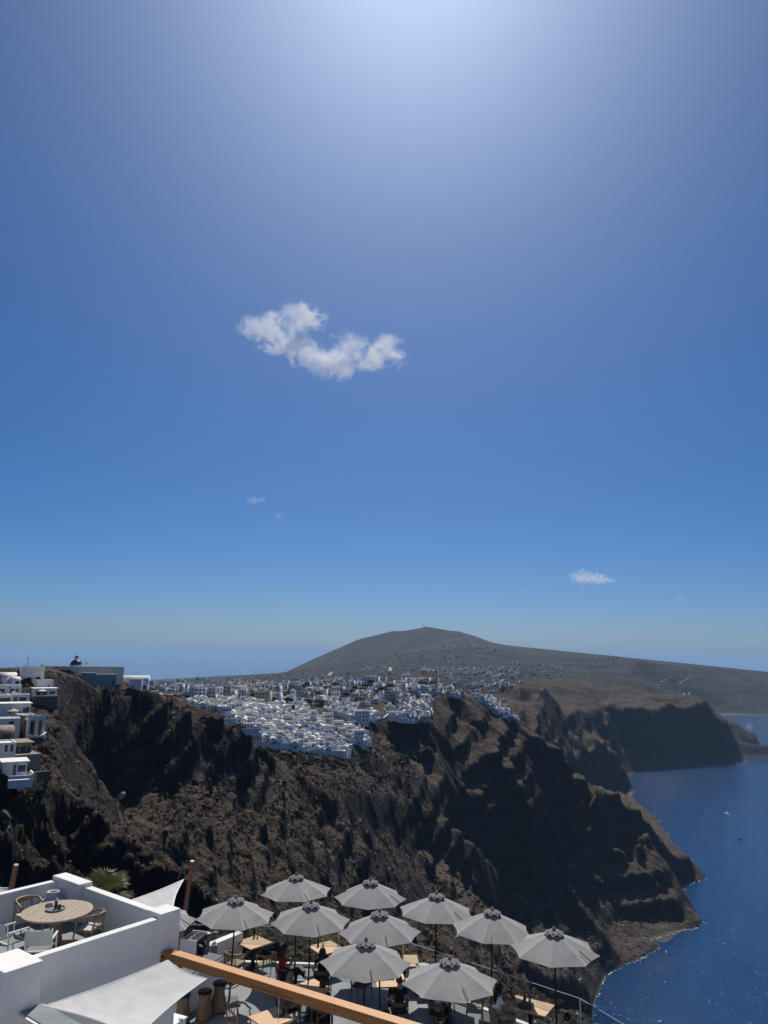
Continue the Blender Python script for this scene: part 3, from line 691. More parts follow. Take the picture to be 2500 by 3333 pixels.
def catamaran(loc, rz):
    t = empty('catamaran', loc, rz, 'white sailing catamaran with bare mast and short wake', 'boat')
    for s in (-1, 1): part('hull', lambda bm: hull(bm, 12.5, 1.6, 1.5, s * 2.7), gel_white, t)
    part('bridge_deck', lambda bm: add_box(bm, (0, -.6, 1.55), (5.4, 8.4, .35), bevel=.1), gel_white, t)
    cab = part('cabin', lambda bm: add_box(bm, (0, -.2, 2.35), (3.9, 4.2, 1.25), bevel=.35), gel_white, t)
    for s in (-1, 1): part('window', lambda bm: add_box(bm, (s * 1.96, -.1, 2.45), (.06, 2.8, .5)), dark_glass, cab)
    part('window', lambda bm: add_box(bm, (0, -2.31, 2.4), (2.6, .06, .7)), dark_glass, cab)
    part('mast', lambda bm: add_tube(bm, [(0, 1.2, 2.0), (0, 1.2, 17.5)], [.16, .09]), mast_metal, t)
    part('boom', lambda bm: add_tube(bm, [(0, 1.2, 4.2), (0, -4.4, 4.5)], .2), gel_white, t)
    def stay(bm):
        for e in ((0, 6.0, 1.6), (-2.9, -.5, 1.6), (2.9, -.5, 1.6)): add_tube(bm, [(0, 1.2, 16.9), e], .035, 5)
    part('rigging', stay, mast_metal, t)
    def wake(bm):
        r = random.Random(3)
        for s in (-1, 1):
            for k in range(9):
                y = -6 - k * 2.3; x = s * (2.7 + k * .45) + r.uniform(-.4, .4); w = r.uniform(.5, 1.1) * (1 - k / 12)
                vs = [bm.verts.new((x + math.cos(q) * w, y + math.sin(q) * w * 1.5, .06)) for q in (0, 1.05, 2.1, 3.14, 4.2, 5.2)]; bm.faces.new(vs)
    part('wake_foam', wake, MATS['sea_foam'], t)
catamaran(at_z(2366, 2650, 0), math.radians(8))
def launch(loc, rz, mat, label, s=1.0):
    t = empty('motor_boat', loc, rz, label, 'boat', 'small boats in the bay'); t.scale = (s, s, s)
    part('hull', lambda bm: hull(bm, 7.2, 2.6, 1.0), mat, t)
    cab = part('cabin', lambda bm: add_box(bm, (0, -.2, 1.45), (1.7, 2.1, 1.1), bevel=.15), mat, t)
    part('windscreen', lambda bm: add_box(bm, (0, .88, 1.6), (1.4, .06, .5)), dark_glass, cab)
    part('outboard_engine', lambda bm: add_box(bm, (0, -3.8, .9), (.5, .5, .9), bevel=.1), dark_hull, t)
for (px, py, rz, dk, lb) in [(2369, 2557, 1.3, 1, 'small dark boat moored farthest out, nearest the low headland'), (2387, 2578, 1.1, 1, 'small dark boat moored beside another dark boat beyond the catamaran'), (2285, 2645, .4, 1, 'small dark boat moored between the catamaran and the steep shore'),
                             (2409, 2732, 1.5, 1, 'dark boat drifting alone closest to the terrace'), (2081, 2630, 1.6, 0, 'small white boat half behind the brown ridge')]:
    launch(at_z(px, py, 0), rz, dark_hull if dk else gel_white, lb, 0.95)

# ================================================================== CLOUDS (scattering air, no surface)
def cloud(center, size, blobs, label, dens, seed=0.0, nscale=3.4, yaw=0.0):
    me = bpy.data.meshes.new('cloud'); bm = bmesh.new(); bmesh.ops.create_cube(bm, size=2.0); bm.to_mesh(me); bm.free()
    m = bpy.data.materials.new('cloud_vapour'); m.use_nodes = True; nt = m.node_tree; L = nt.links.new
    for n in list(nt.nodes): nt.nodes.remove(n)
    out = nd(nt, 'ShaderNodeOutputMaterial'); pv = nd(nt, 'ShaderNodeVolumePrincipled'); tc = nd(nt, 'ShaderNodeTexCoord')
    field = None
    for (bx, by, bz, rx, ry, rz) in blobs:
        mp = nd(nt, 'ShaderNodeMapping'); mp.vector_type = 'POINT'
        mp.inputs['Scale'].default_value = (1 / rx, 1 / ry, 1 / rz); mp.inputs['Location'].default_value = (-bx / rx, -by / ry, -bz / rz)
        L(tc.outputs['Object'], mp.inputs[0])
        g = nd(nt, 'ShaderNodeTexGradient'); g.gradient_type = 'SPHERICAL'; L(mp.outputs[0], g.inputs[0])
        if field is None: field = g.outputs['Fac']
        else:
            a = nd(nt, 'ShaderNodeMath', operation='MAXIMUM'); L(field, a.inputs[0]); L(g.outputs['Fac'], a.inputs[1]); field = a.outputs[0]
    sc = nd(nt, 'ShaderNodeMapping'); sc.inputs['Scale'].default_value = (size[0] / size[2], size[1] / size[2], 1.0); sc.inputs['Location'].default_value = (seed, seed * .7, 0); L(tc.outputs['Object'], sc.inputs[0])
    n = nd(nt, 'ShaderNodeTexNoise', i_Scale=nscale, i_Detail=9.0, i_Roughness=0.68, i_Distortion=0.8); L(sc.outputs[0], n.inputs['Vector'])
    inv = nd(nt, 'ShaderNodeMath', operation='MULTIPLY_ADD'); inv.inputs[1].default_value = 5.4; inv.inputs[2].default_value = -3.12; L(n.outputs['Fac'], inv.inputs[0])
    ad = nd(nt, 'ShaderNodeMath', operation='ADD'); L(field, ad.inputs[0]); L(inv.outputs[0], ad.inputs[1])
    mr = nd(nt, 'ShaderNodeMapRange'); mr.inputs[1].default_value = 0.0; mr.inputs[2].default_value = 0.75; mr.inputs[3].default_value = 0.0; mr.inputs[4].default_value = dens; L(ad.outputs[0], mr.inputs[0])
    # nothing at all outside the blobs
    gate = nd(nt, 'ShaderNodeMapRange'); gate.inputs[1].default_value = 0.0; gate.inputs[2].default_value = 0.18; L(field, gate.inputs[0])
    mu = nd(nt, 'ShaderNodeMath', operation='MULTIPLY'); L(mr.outputs[0], mu.inputs[0]); L(gate.outputs[0], mu.inputs[1])
    L(mu.outputs[0], pv.inputs['Density']); pv.inputs['Color'].default_value = (1, 1, 1, 1); pv.inputs['Anisotropy'].default_value = 0.2
    L(pv.outputs[0], out.inputs['Volume'])
    m.cycles.volume_step_rate = 0.22
    o = link_mesh('cloud', me, None, m); o.location = center; o.scale = size; o.rotation_euler = (0, 0, yaw)
    tag(o, label, 'cloud', 'small clouds in the sky')
    return o
def sky_at(px, py, z):
    D = ray(px, py); t = (z - HC) / D.z; return Vector((D.x * t, D.y * t, z))
c0 = sky_at(1050, 1115, 1700.0); k0 = (c0 - Vector((0, 0, HC))).dot(_F) / FPX
cloud(c0, (300 * k0, 130 * k0, 170 * k0), [(-.52, 0, .16, .36, .9, .42), (-.68, 0, .2, .3, .8, .3), (-.22, 0, .46, .34, .9, .34), (-.3, 0, .3, .3, .7, .3), (-.12, 0, -.2, .36, .9, .38), (.1, 0, -.3, .42, .9, .42), (.28, 0, -.02, .2, .7, .26), (.36, 0, -.22, .32, .8, .36), (.6, 0, -.24, .36, .9, .4), (.7, 0, -.2, .3, .8, .32), (.2, 0, -.55, .2, .6, .25)], 'ragged white double cloud, the largest in the clear sky', 0.017, 2.3, 2.4)
c1 = sky_at(1930, 1880, 1700.0); k1 = (c1 - Vector((0, 0, HC))).dot(_F) / FPX
cloud(c1, (84 * k1, 50 * k1, 32 * k1), [(-.4, 0, 0, .6, .9, .95), (.05, 0, -.1, .7, .9, .75), (.45, 0, -.3, .55, .8, .45)], 'small flat white cloud low above the far ridge', 0.009, 5.1, 2.0)
c2 = sky_at(838, 1633, 1700.0); k2 = (c2 - Vector((0, 0, HC))).dot(_F) / FPX
cloud(c2, (40 * k2, 30 * k2, 24 * k2), [(-.3, 0, .1, .7, .9, .9), (.4, 0, .3, .5, .7, .5)], 'tiny wisp of cloud, left one of a pair above the plain', 0.007, 7.7, 2.0)
c3 = sky_at(906, 1677, 1700.0); k3 = (c3 - Vector((0, 0, HC))).dot(_F) / FPX
cloud(c3, (22 * k3, 20 * k3, 15 * k3), [(0, 0, 0, .95, .9, .95)], 'tiniest puff of cloud, right one of a pair above the plain', 0.006, 3.7, 2.0)
c4 = sky_at(2216, 1943, 1700.0); k4 = (c4 - Vector((0, 0, HC))).dot(_F) / FPX
cloud(c4, (26 * k4, 20 * k4, 14 * k4), [(0, 0, 0, .95, .9, .9)], 'faint small cloud low over the far caldera wall', 0.003, 1.7, 2.0)
# ================================================================== VILLAGE ON THE RIM
plaster = simple('white_limewash', (0.79, 0.755, 0.70), 0.85, 0.10, 0.7, bump=0.25, bscale=6)
plaster_b = simple('blue_white_limewash', (0.66, 0.67, 0.69), 0.85, 0.10, 0.7, bump=0.25, bscale=6)
plaster_c = simple('cream_limewash', (0.60, 0.55, 0.47), 0.85, 0.12, 0.7, bump=0.25, bscale=6)
plaster_g = simple('grey_limewash', (0.40, 0.40, 0.40), 0.9, 0.15, 0.7); plaster_s = simple('sand_limewash', (0.46, 0.40, 0.31), 0.9, 0.15, 0.7)
ochre = simple('ochre_render', (0.48, 0.30, 0.17), 0.85, 0.12, 0.7)
dome_blue = simple('blue_dome_paint', (0.02, 0.06, 0.20), 0.45, 0.1, 2)
win_dark = simple('dark_window_glass', (0.045, 0.05, 0.06), 0.25)
win_blue = simple('blue_shutter_paint', (0.03, 0.07, 0.16), 0.5)
door_grey = simple('grey_door_paint', (0.12, 0.13, 0.15), 0.6)
stone_wall = simple('rubble_stone_wall', (0.13, 0.105, 0.085), 0.95, 0.4, 1.2, bump=0.6, bscale=5)
pool_mat = simple('pool_water', (0.06, 0.28, 0.32), 0.08, 0.1)
cloth_white = simple('white_canvas', (0.7, 0.69, 0.66), 0.9)

def box_parapet(bm, w, d, h, base=-3.5, par=0.35, t=0.25, x=0.0, y=0.0):
    """block with a flat roof sunk behind a parapet"""
    add_box(bm, (x, y, (h + base) / 2), (w, d, h - base))
    for sx in (-1, 1):
        add_box(bm, (x + sx * (w / 2 - t / 2), y, h + par / 2), (t, d, par))
        add_box(bm, (x, y + sx * (d / 2 - t / 2), h + par / 2), (w - 2 * t - .004, t - .004, par - .004))
def vault(bm, w, d, h, x=0.0, y=0.0, rise=None, seg=10):
    """half-barrel roof running front to back on walls of height h"""
    rise = rise or w * 0.42
    prof = [(x + math.cos(math.pi * k / seg) * w / 2, h + math.sin(math.pi * k / seg) * rise) for k in range(seg + 1)]
    a = [bm.verts.new((px_, y - d / 2, pz)) for px_, pz in prof]; b = [bm.verts.new((px_, y + d / 2, pz)) for px_, pz in prof]
    for k in range(seg): bm.faces.new((a[k], a[k + 1], b[k + 1], b[k]))
    bm.faces.new(a); bm.faces.new(list(reversed(b)))
def win(parent, x, y, z, w=.85, h=1.15, mat=None, arch=False, name='window', side=None):
    def fn(bm):
        if side: add_box(bm, (x, y, z), (.07, w, h))
        else:
            add_box(bm, (x, y, z), (w, .07, h))
            if arch:
                vs = [bm.verts.new((x + math.cos(math.pi * k / 8) * w / 2, y - .034, z + h / 2 + math.sin(math.pi * k / 8) * w / 2)) for k in range(9)]; bm.faces.new(vs)
    return part(name, fn, mat or win_dark, parent)
PROTO = []
def proto(build, cat='house'):
    r = empty('house'); build(r); r['category'] = cat; PROTO.append(r); return r
def h0(r):
    part('wall', lambda bm: box_parapet(bm, 7, 6, 3.2), plaster, r); win(r, -2.2, -3.02, 1.7); win(r, 2.2, -3.02, 1.7); win(r, 0, -3.02, 1.1, 1.0, 2.1, door_grey, name='door')
    part('terrace', lambda bm: (add_box(bm, (0, -4.6, -1.6), (7.0, 3.1, 3.2)), add_box(bm, (0, -6.05, .4), (7.0, .22, .8))), plaster, r)
def h1(r):
    part('wall', lambda bm: box_parapet(bm, 6.5, 6, 6.2), plaster, r)
    for x in (-2, 0, 2): win(r, x, -3.02, 4.5, .8, 1.3)
    for x in (-1.8, 1.8): win(r, x, -3.02, 1.3, 1.0, 2.0, win_blue, name='door')
    part('balcony', lambda bm: (add_box(bm, (0, -3.6, 3.0), (6.3, 1.2, .25)), add_box(bm, (0, -4.12, 3.5), (6.3, .16, .75))), plaster, r)
def h2(r):
    part('wall', lambda bm: add_box(bm, (0, 0, -.4), (4.6, 7, 6.2)), plaster, r); part('roof', lambda bm: vault(bm, 4.6, 7.004, 2.7), plaster, r, True)
    win(r, -1.3, -3.52, 1.3, .7, 1.1); win(r, 1.3, -3.52, 1.3, .7, 1.1); win(r, 0, -3.52, 1.0, .9, 2.0, win_blue, name='door'); win(r, 0, -3.53, 3.3, .6, .6)
def h3(r):
    part('wall', lambda bm: add_box(bm, (0, 0, -.5), (8.4, 6.5, 5.8)), plaster, r)
    for x in (-2.1, 2.1):
        part('roof', lambda bm: vault(bm, 4.15, 6.504, 2.4, x=x), plaster, r, True); win(r, x, -3.27, 1.2, .9, 1.5, arch=True); win(r, x - 1.3, -3.27, 1.4, .5, .8)
    part('terrace', lambda bm: (add_box(bm, (0, -4.8, -1.8), (8.4, 3.0, 3.0)), add_box(bm, (0, -6.2, .1), (8.4, .2, .8))), plaster, r)
def h4(r):
    part('wall', lambda bm: (box_parapet(bm, 8, 7, 3.2), box_parapet(bm, 3.8, 4, 5.9, base=3.25, x=1.8, y=1.2)), plaster_b, r)
    for x in (-2.6, -.6, 1.6): win(r, x, -3.52, 1.6, .9, 1.3)
    win(r, 1.8, -.82, 4.6, .9, 1.6, name='door', mat=door_grey); win(r, 3.2, -.82, 4.8, .6, .8)
def h5(r):
    part('wall', lambda bm: box_parapet(bm, 10, 6, 3.3), plaster, r)
    for x in (-3.6, -1.8, 0, 1.8, 3.6): win(r, x, -3.02, 1.5, 1.0, 1.6, arch=True)
    part('terrace', lambda bm: (add_box(bm, (0, -5.0, -1.9), (10, 3.9, 3.4)), add_box(bm, (0, -6.85, .2), (10, .22, .85))), plaster, r)
    part('parasol', lambda bm: (add_lathe(bm, [(1.3, 2.0), (0, 2.6)], 8, (2.5, -5, 0)), add_tube(bm, [(2.5, -5, -.2), (2.5, -5, 2.5)], .05, 5)), cloth_white, r)
def h6(r):
    part('wall', lambda bm: box_parapet(bm, 11, 7, 8.6), plaster, r)
    for z in (1.5, 4.3, 7.1):
        for x in (-4, -1.4, 1.4, 4): win(r, x, -3.52, z, 1.0, 1.5)
def h7(r):
    part('wall', lambda bm: box_parapet(bm, 5, 5, 3.0), plaster_c, r); win(r, -1.2, -2.52, 1.5, .8, 1.1); win(r, 1.2, -2.52, 1.1, .9, 2.0, door_grey, name='door')
    part('stair', lambda bm: [add_box(bm, (3.2, -2 + k * .55, -1 + k * .33), (1.2, .55, 2 + k * .66)) for k in range(8)], plaster, r)
def h8(r):
    part('wall', lambda bm: box_parapet(bm, 9, 5.5, 3.1), plaster_b, r)
    for x in (-3, -1, 1, 3): win(r, x, -2.77, 1.5, .8, 1.3, win_blue)
    part('roof', lambda bm: vault(bm, 4, 5, 3.1, x=2.0, rise=1.3), plaster, r, True)
for b in (h0, h1, h2, h3, h4, h5, h6, h7, h8): proto(b)
LOOK = ['flat-roofed white house with walled terrace', 'two-storey white house with long balcony', 'narrow barrel-vaulted white house with blue door', 'white house with twin barrel vaults', 'bluish white house with an upper room', 'long white house with a row of arched openings', 'tall white three-storey block of rows of windows', 'small cream house with side stair', 'bluish white house with blue shutters and low vault']

def in_poly(x, y, P):
    c = False; n = len(P)
    for i in range(n):
        x0, y0 = P[i]; x1, y1 = P[(i + 1) % n]
        if (y0 > y) != (y1 > y) and x < (x1 - x0) * (y - y0) / (y1 - y0) + x0: c = not c
    return c
CLUSTERS = [  # outline on the hillside, spacing, weights, single things?, group words
 ([(800, 2296), (1008, 2298), (1000, 2318), (1034, 2337), (1076, 2348), (1080, 2396), (1140, 2440), (1135, 2458), (1023, 2446), (936, 2436), (849, 2422), (814, 2400)], (20, 9.0), [4, 2, 5, 3, 2, 1, 0, 2, 2], 1, 'in the lower village'),
 ([(590, 2282), (700, 2284), (830, 2290), (812, 2405), (740, 2378), (660, 2336), (600, 2304)], (22, 10), [4, 2, 4, 2, 2, 1, 0, 2, 1], 1, 'behind the rock rim'),
 ([(1075, 2366), (1160, 2372), (1200, 2396), (1203, 2430), (1165, 2428), (1110, 2395)], (20, 9), [4, 2, 3, 2, 1, 1, 0, 2, 1], 1, 'on the spur below the lower village'),
 ([(1048, 2290), (1150, 2294), (1232, 2328), (1236, 2343), (1130, 2353), (1105, 2335), (1060, 2322)], (20, 9), [3, 3, 2, 2, 4, 2, 1, 1, 4], 1, 'between the road and the cliff path'),
 ([(1262, 2320), (1296, 2292), (1390, 2272), (1404, 2328), (1400, 2342), (1310, 2347)], (18, 8), [4, 3, 3, 3, 1, 3, 0, 1, 2], 1, 'stacked at the edge of the bluff'),
 ([(800, 2266), (1010, 2258), (1180, 2252), (1270, 2240), (1380, 2236), (1420, 2262), (1300, 2290), (1200, 2288), (1010, 2286), (800, 2292)], (26, 9.5), [4, 4, 1, 2, 3, 2, 3, 2, 2], 2, ''),
 ([(1180, 2232), (1260, 2214), (1390, 2212), (1440, 2235), (1530, 2262), (1420, 2268), (1260, 2246)], (23, 7.5), [4, 3, 1, 1, 2, 1, 2, 3, 2], 2, ''),
 ([(1545, 2264), (1600, 2276), (1650, 2310), (1674, 2340), (1640, 2338), (1605, 2322), (1590, 2300), (1560, 2285)], (11, 5.5), [4, 2, 3, 2, 2, 1, 0, 1, 2], 2, ''),
 ([(600, 2262), (820, 2236), (1000, 2226), (1200, 2212), (1260, 2208), (1180, 2234), (1000, 2252), (820, 2266), (640, 2285)], (23, 6.5), [4, 4, 0, 1, 3, 1, 2, 2, 1], 2, ''),
]
spots = []
hr = random.Random(21)
for (poly, (sx, sy), wts, mode, words) in CLUSTERS:
    xs = [q[0] for q in poly]; ys = [q[1] for q in poly]
    y = min(ys) + sy * .5; row = 0
    while y < max(ys):
        x = min(xs) + (sx / 2 if row % 2 else 0)
        while x < max(xs):
            X = x + hr.uniform(-.38, .38) * sx; Y = y + hr.uniform(-.3, .3) * sy
            if in_poly(X, Y, poly) and hr.random() < .93:
                h = ground_hit(X, Y)
                if h is not None and not (words == 'behind the rock rim' and h.xy.length < 432): spots.append((h, hr.choices(range(9), wts)[0], mode, words, X, Y))
            x += sx
        y += sy; row += 1
single = [s for s in spots if s[2] == 1]; mass = [s for s in spots if s[2] == 2]
print('single houses', len(single), 'mass', len(mass))
if len(single) > 296:
    extra = sorted(single, key=lambda s: -s[0].xy.length)[:len(single) - 296]
    ids = {id(e) for e in extra}; mass += extra; single = [s for s in single if id(s) not in ids]
LANDMARKS = [(n, ground_hit(px, py).xy) for n, px, py in (('the square bell tower', 952, 2292), ('the blue-domed church', 910, 2286), ('the turquoise pool', 860, 2404), ('the long pool terrace', 1030, 2444), ('the widest pool terrace', 1085, 2450), ('the winding stair wall', 1040, 2340), ('the village palms', 925, 2418), ('the rock rim', 815, 2360), ('the cypress', 953, 2320), ('the road wall', 1005, 2302))]
used_proto = set()
def village_z(h): return ground_z(h.x, h.y)
for (h, t, mode, words, X, Y) in single:
    face = math.atan2(h.x, h.y)
    rz = -face + hr.gauss(0, .28) + 0.12
    if t in used_proto: o = copy_tree(PROTO[t])
    else: o = PROTO[t]; used_proto.add(t)
    s = hr.uniform(.82, 1.15)
    o.location = (h.x, h.y, h.z + hr.uniform(-.3, .5)); o.rotation_euler = (0, 0, rz); o.scale = (s * hr.choice((-1, 1)) if False else s, s, s * hr.uniform(.9, 1.1))
    if words == 'in the lower village':
        lm = min(LANDMARKS, key=lambda q: (q[1] - h.xy).length)[0]; o['label'] = LOOK[t] + ' near ' + lm
    else: o['label'] = LOOK[t] + ' ' + words
    o['category'] = 'house'; o['category'] = 'house'; o['group'] = 'houses ' + words
# the rest of the town: too many and too small to single out
def flatten(root):
    """all meshes of a thing as one (verts, faces, material) list"""
    out = []
    for ch in [c for c in root.children]:
        me = ch.data; V = np.zeros(len(me.vertices) * 3, np.float32); me.vertices.foreach_get('co', V); out.append((V.reshape(-1, 3), [tuple(p.vertices) for p in me.polygons], me.materials[0].name))
    return out
FLAT = [flatten(r) for r in PROTO]
for t, r in enumerate(PROTO):
    if t not in used_proto:
        for ch in list(r.children): bpy.data.objects.remove(ch)
        bpy.data.objects.remove(r)
def mass_mesh(name, items, label):
    mats = ['white_limewash', 'blue_white_limewash', 'cream_limewash', 'dark_window_glass', 'blue_shutter_paint', 'grey_door_paint', 'white_canvas', 'grey_limewash', 'sand_limewash']; tr_ = random.Random(name)
    Vs, Fs, Ms, off = [], [], [], 0
    for (loc, t, rz, s) in items:
        c, sn = math.cos(rz), math.sin(rz); wall_mi = tr_.choice([0, 0, 1, 2, 7, 7, 8])
        for V, F, mn in FLAT[t]:
            X = np.stack([(V[:, 0] * c - V[:, 1] * sn) * s + loc[0], (V[:, 0] * sn + V[:, 1] * c) * s + loc[1], V[:, 2] * s + loc[2]], 1)
            Vs.append(X); mi = mats.index(mn); mi = wall_mi if mi < 3 else mi
            for f in F: Fs.append([q + off for q in f]); Ms.append(mi)
            off += len(V)
    V = np.concatenate(Vs); me = bpy.data.meshes.new(name)
    me.vertices.add(len(V)); me.vertices.foreach_set('co', V.astype(np.float32).ravel())
    tot = np.array([len(f) for f in Fs], np.int32); st_ = np.concatenate([[0], np.cumsum(tot)[:-1]]).astype(np.int32)
    me.loops.add(int(tot.sum())); me.loops.foreach_set('vertex_index', np.concatenate([np.array(f, np.int32) for f in Fs]))
    me.polygons.add(len(Fs)); me.polygons.foreach_set('loop_start', st_); me.polygons.foreach_set('loop_total', tot); me.update(calc_edges=True)
    for m in mats: me.materials.append(MATS[m])
    me.polygons.foreach_set('material_index', np.array(Ms, np.int32))
    o = link_mesh(name, me); o['kind'] = 'stuff'; o['label'] = label; return o
mass_mesh('town_mass', [((h.x, h.y, h.z), t, -math.atan2(h.x, h.y) + hr.gauss(0, .4), hr.uniform(.85, 1.15)) for (h, t, *_r) in mass], 'dense upper town of white houses along the rim')
# --- hamlets scattered over the plain and the far hills
far = []
fr_ = np.random.default_rng(31)
dens = fbm(GX / 700, GY / 700, 3, 900) + 0.35 * np.exp(-((RAD - 1900) / 900) ** 2)
okf = VIS & (RAD > 1050) & (RAD < 6200) & (TILT < 0.25) & (RG < 0.3) & (H > 20)
PXC = PXX[None, :].repeat(NR, 0)
for thr, n in ((0.18, 800), (0.0, 300), (-0.6, 110)):
    ii, jj = cells(okf & (dens > thr) & ~((PXC > 1690) & (RAD < 2900)), n, fr_)
    for i, j in zip(ii, jj): far.append(((GX[i, j], GY[i, j], H[i, j]), int(fr_.choice([0, 1, 4, 6, 8, 7])), fr_.uniform(-.7, .7), float(fr_.uniform(.7, 1.25)) * (1 + RAD[i, j] / 14000)))
# hill village and ridge villages
for (cx, cy, sx, sy, n) in ((1490, 2106, 40, 4, 60), (1570, 2112, 50, 5, 30), (1330, 2146, 40, 7, 18), (1500, 2133, 80, 8, 30), (1800, 2175, 60, 8, 40), (1590, 2230, 40, 6, 60), (1700, 2190, 90, 8, 45), (1980, 2144, 30, 2, 10), (1180, 2170, 60, 8, 16)):
    for _ in range(n):
        h = ground_hit(fr_.normal(cx, sx), fr_.normal(cy, sy))
        if h is not None and h.xy.length > 1050 and h.z > 10: far.append(((h.x, h.y, h.z), int(fr_.choice([0, 1, 4, 6, 8])), fr_.uniform(-.6, .6), .85 + h.xy.length / 14000))
mass_mesh('far_hamlets', far, 'white hamlets scattered over the plain and far hills')
# a road winding up to the ridge, and quay buildings at the far port
def ribbon(name, pts, w, lift, mat, kind='structure'):
    hs = [ground_hit(*p) for p in pts]; hs = [h for h in hs if h]
    P = []
    for a, b in zip(hs, hs[1:]):
        for k in range(6): P.append(a.lerp(b, k / 6))
    P.append(hs[-1]); V, F = [], []
    for i, q in enumerate(P):
        d = (P[min(i + 1, len(P) - 1)] - P[max(i - 1, 0)]); d.z = 0; nrm = Vector((-d.y, d.x, 0)).normalized() * w / 2
        for s in (-1, 1): v = q + nrm * s; V.append((v.x, v.y, ground_z(q.x, q.y) + lift))
    F = [(2 * k, 2 * k + 1, 2 * k + 3, 2 * k + 2) for k in range(len(P) - 1)]
    o = link_mesh(name, np_mesh(name, V, F), None, mat); o['kind'] = kind; return o
road_mat = simple('pale_dusty_road', (0.34, 0.31, 0.27), 0.95, 0.15, 0.05)
ribbon('road', [(1545, 2238), (1580, 2232), (1610, 2226), (1628, 2220), (1640, 2212)], 7, 1.0, road_mat)
ribbon('road', [(2120, 2230), (2150, 2222), (2190, 2214), (2240, 2208)], 6, 1.2, road_mat)
ribbon('road', [(2208, 2264), (2225, 2257), (2250, 2254)], 6, 1.2, road_mat)
ribbon('road', [(1268, 2185), (1272, 2178), (1268, 2172)], 14, 2, road_mat)
ribbon('road', [(1068, 2200), (1076, 2192), (1084, 2188)], 14, 2, road_mat)
def parapet(name, pts, h_, t_, mat, label):
    """low wall that follows the ground"""
    hs = [ground_hit(*p) for p in pts]; hs = [h for h in hs if h]; P = []
    for a, b in zip(hs, hs[1:]):
        for k in range(5): P.append(a.lerp(b, k / 5))
    P.append(hs[-1]); bm = bmesh.new(); rings = []
    for i, q in enumerate(P):
        d = (P[min(i + 1, len(P) - 1)] - P[max(i - 1, 0)]); d.z = 0; nrm = Vector((-d.y, d.x, 0)).normalized() * t_ / 2; g = ground_z(q.x, q.y)
        rings.append([bm.verts.new((q.x + nrm.x * s, q.y + nrm.y * s, g + z)) for s, z in ((-1, -3), (-1, h_), (1, h_), (1, -3))])
    for a, b in zip(rings, rings[1:]):
        for k in range(3): bm.faces.new((a[k], a[k + 1], b[k + 1], b[k]))
    bm.faces.new(rings[0]); bm.faces.new(list(reversed(rings[-1])))
    tag(link_mesh(name, bm_mesh(name, bm, mat)), label, 'wall')
parapet('parapet_wall', [(1130, 2356), (1180, 2350), (1232, 2342), (1262, 2330), (1285, 2318), (1304, 2300)], 1.6, 1.4, plaster, 'white parapet of the cliff path climbing to the bluff houses')
parapet('parapet_wall', [(1005, 2302), (1060, 2292), (1110, 2284), (1170, 2276), (1220, 2264)], 2.0, 1.0, stone_wall, 'dark stone retaining wall along the road above the lower village')
parapet('parapet_wall', [(1380, 2274), (1400, 2268), (1415, 2262)], 1.6, 1.4, plaster, 'short white parapet at the top of the bluff')
parapet('parapet_wall', [(1018, 2316), (1026, 2332), (1046, 2342), (1068, 2350)], 1.2, 1.8, plaster, 'white winding stair wall beside the lower village')
# --- landmarks
def bell_tower(px, py, h_, w_, label):
    g = ground_hit(px, py); t = empty('bell_tower', g, 0.2, label, 'tower')
    part('shaft', lambda bm: add_box(bm, (0, 0, h_ / 2 - 2), (w_, w_, h_ + 4)), plaster, t)
    part('belfry', lambda bm: ([add_box(bm, (sx * w_ * .36, sy * w_ * .36, h_ + 1), (w_ * .22, w_ * .22, 2)) for sx in (-1, 1) for sy in (-1, 1)], add_box(bm, (0, 0, h_ + 2.2), (w_ * 1.05, w_ * 1.05, .4))), plaster, t)
    part('cap', lambda bm: add_lathe(bm, [(w_ * .45, h_ + 2.4), (w_ * .36, h_ + 3.1), (0, h_ + 3.5)], 12), plaster, t)
    part('bell', lambda bm: add_lathe(bm, [(.05, h_ + 1.6), (.3, h_ + 1.3), (.45, h_ + .6)], 10), door_grey, t)
bell_tower(952, 2292, 9, 3.4, 'square white bell tower rising behind the lower village')
def domed_church(px, py, w, h_, dome_mat, wall_mat, label, rz=.2):
    g = ground_hit(px, py); t = empty('church', g, rz, label, 'church')
    part('wall', lambda bm: box_parapet(bm, w * 1.5, w * 1.2, h_), wall_mat, t)
    d = part('drum', lambda bm: add_lathe(bm, [(w * .44, h_), (w * .44, h_ + w * .22), (w * .4, h_ + w * .22)], 16), wall_mat, t)
    part('dome', lambda bm: add_lathe(bm, [(w * .43 * math.cos(a), h_ + w * .22 + w * .43 * math.sin(a)) for a in [k * math.pi / 16 for k in range(8)]] + [(0, h_ + w * .65)], 20), dome_mat, t, True)
    part('cross', lambda bm: (add_box(bm, (0, 0, h_ + w * .65 + .7), (.12, .12, 1.5)), add_box(bm, (0, 0, h_ + w * .65 + .95), (.7, .11, .12))), wall_mat, t)
    for x in (-w * .5, 0, w * .5): win(t, x, -w * .6 - .02, h_ * .55, .8, 1.6, arch=True)
domed_church(910, 2286, 6.5, 4.5, dome_blue, plaster, 'white church with a blue dome behind the lower village')
domed_church(1378, 2222, 11, 9, ochre, ochre, 'ochre church standing on the crest of the upper town')
domed_church(1268, 2312, 5, 4, plaster, plaster, 'white chapel with white dome beside the cliff path')
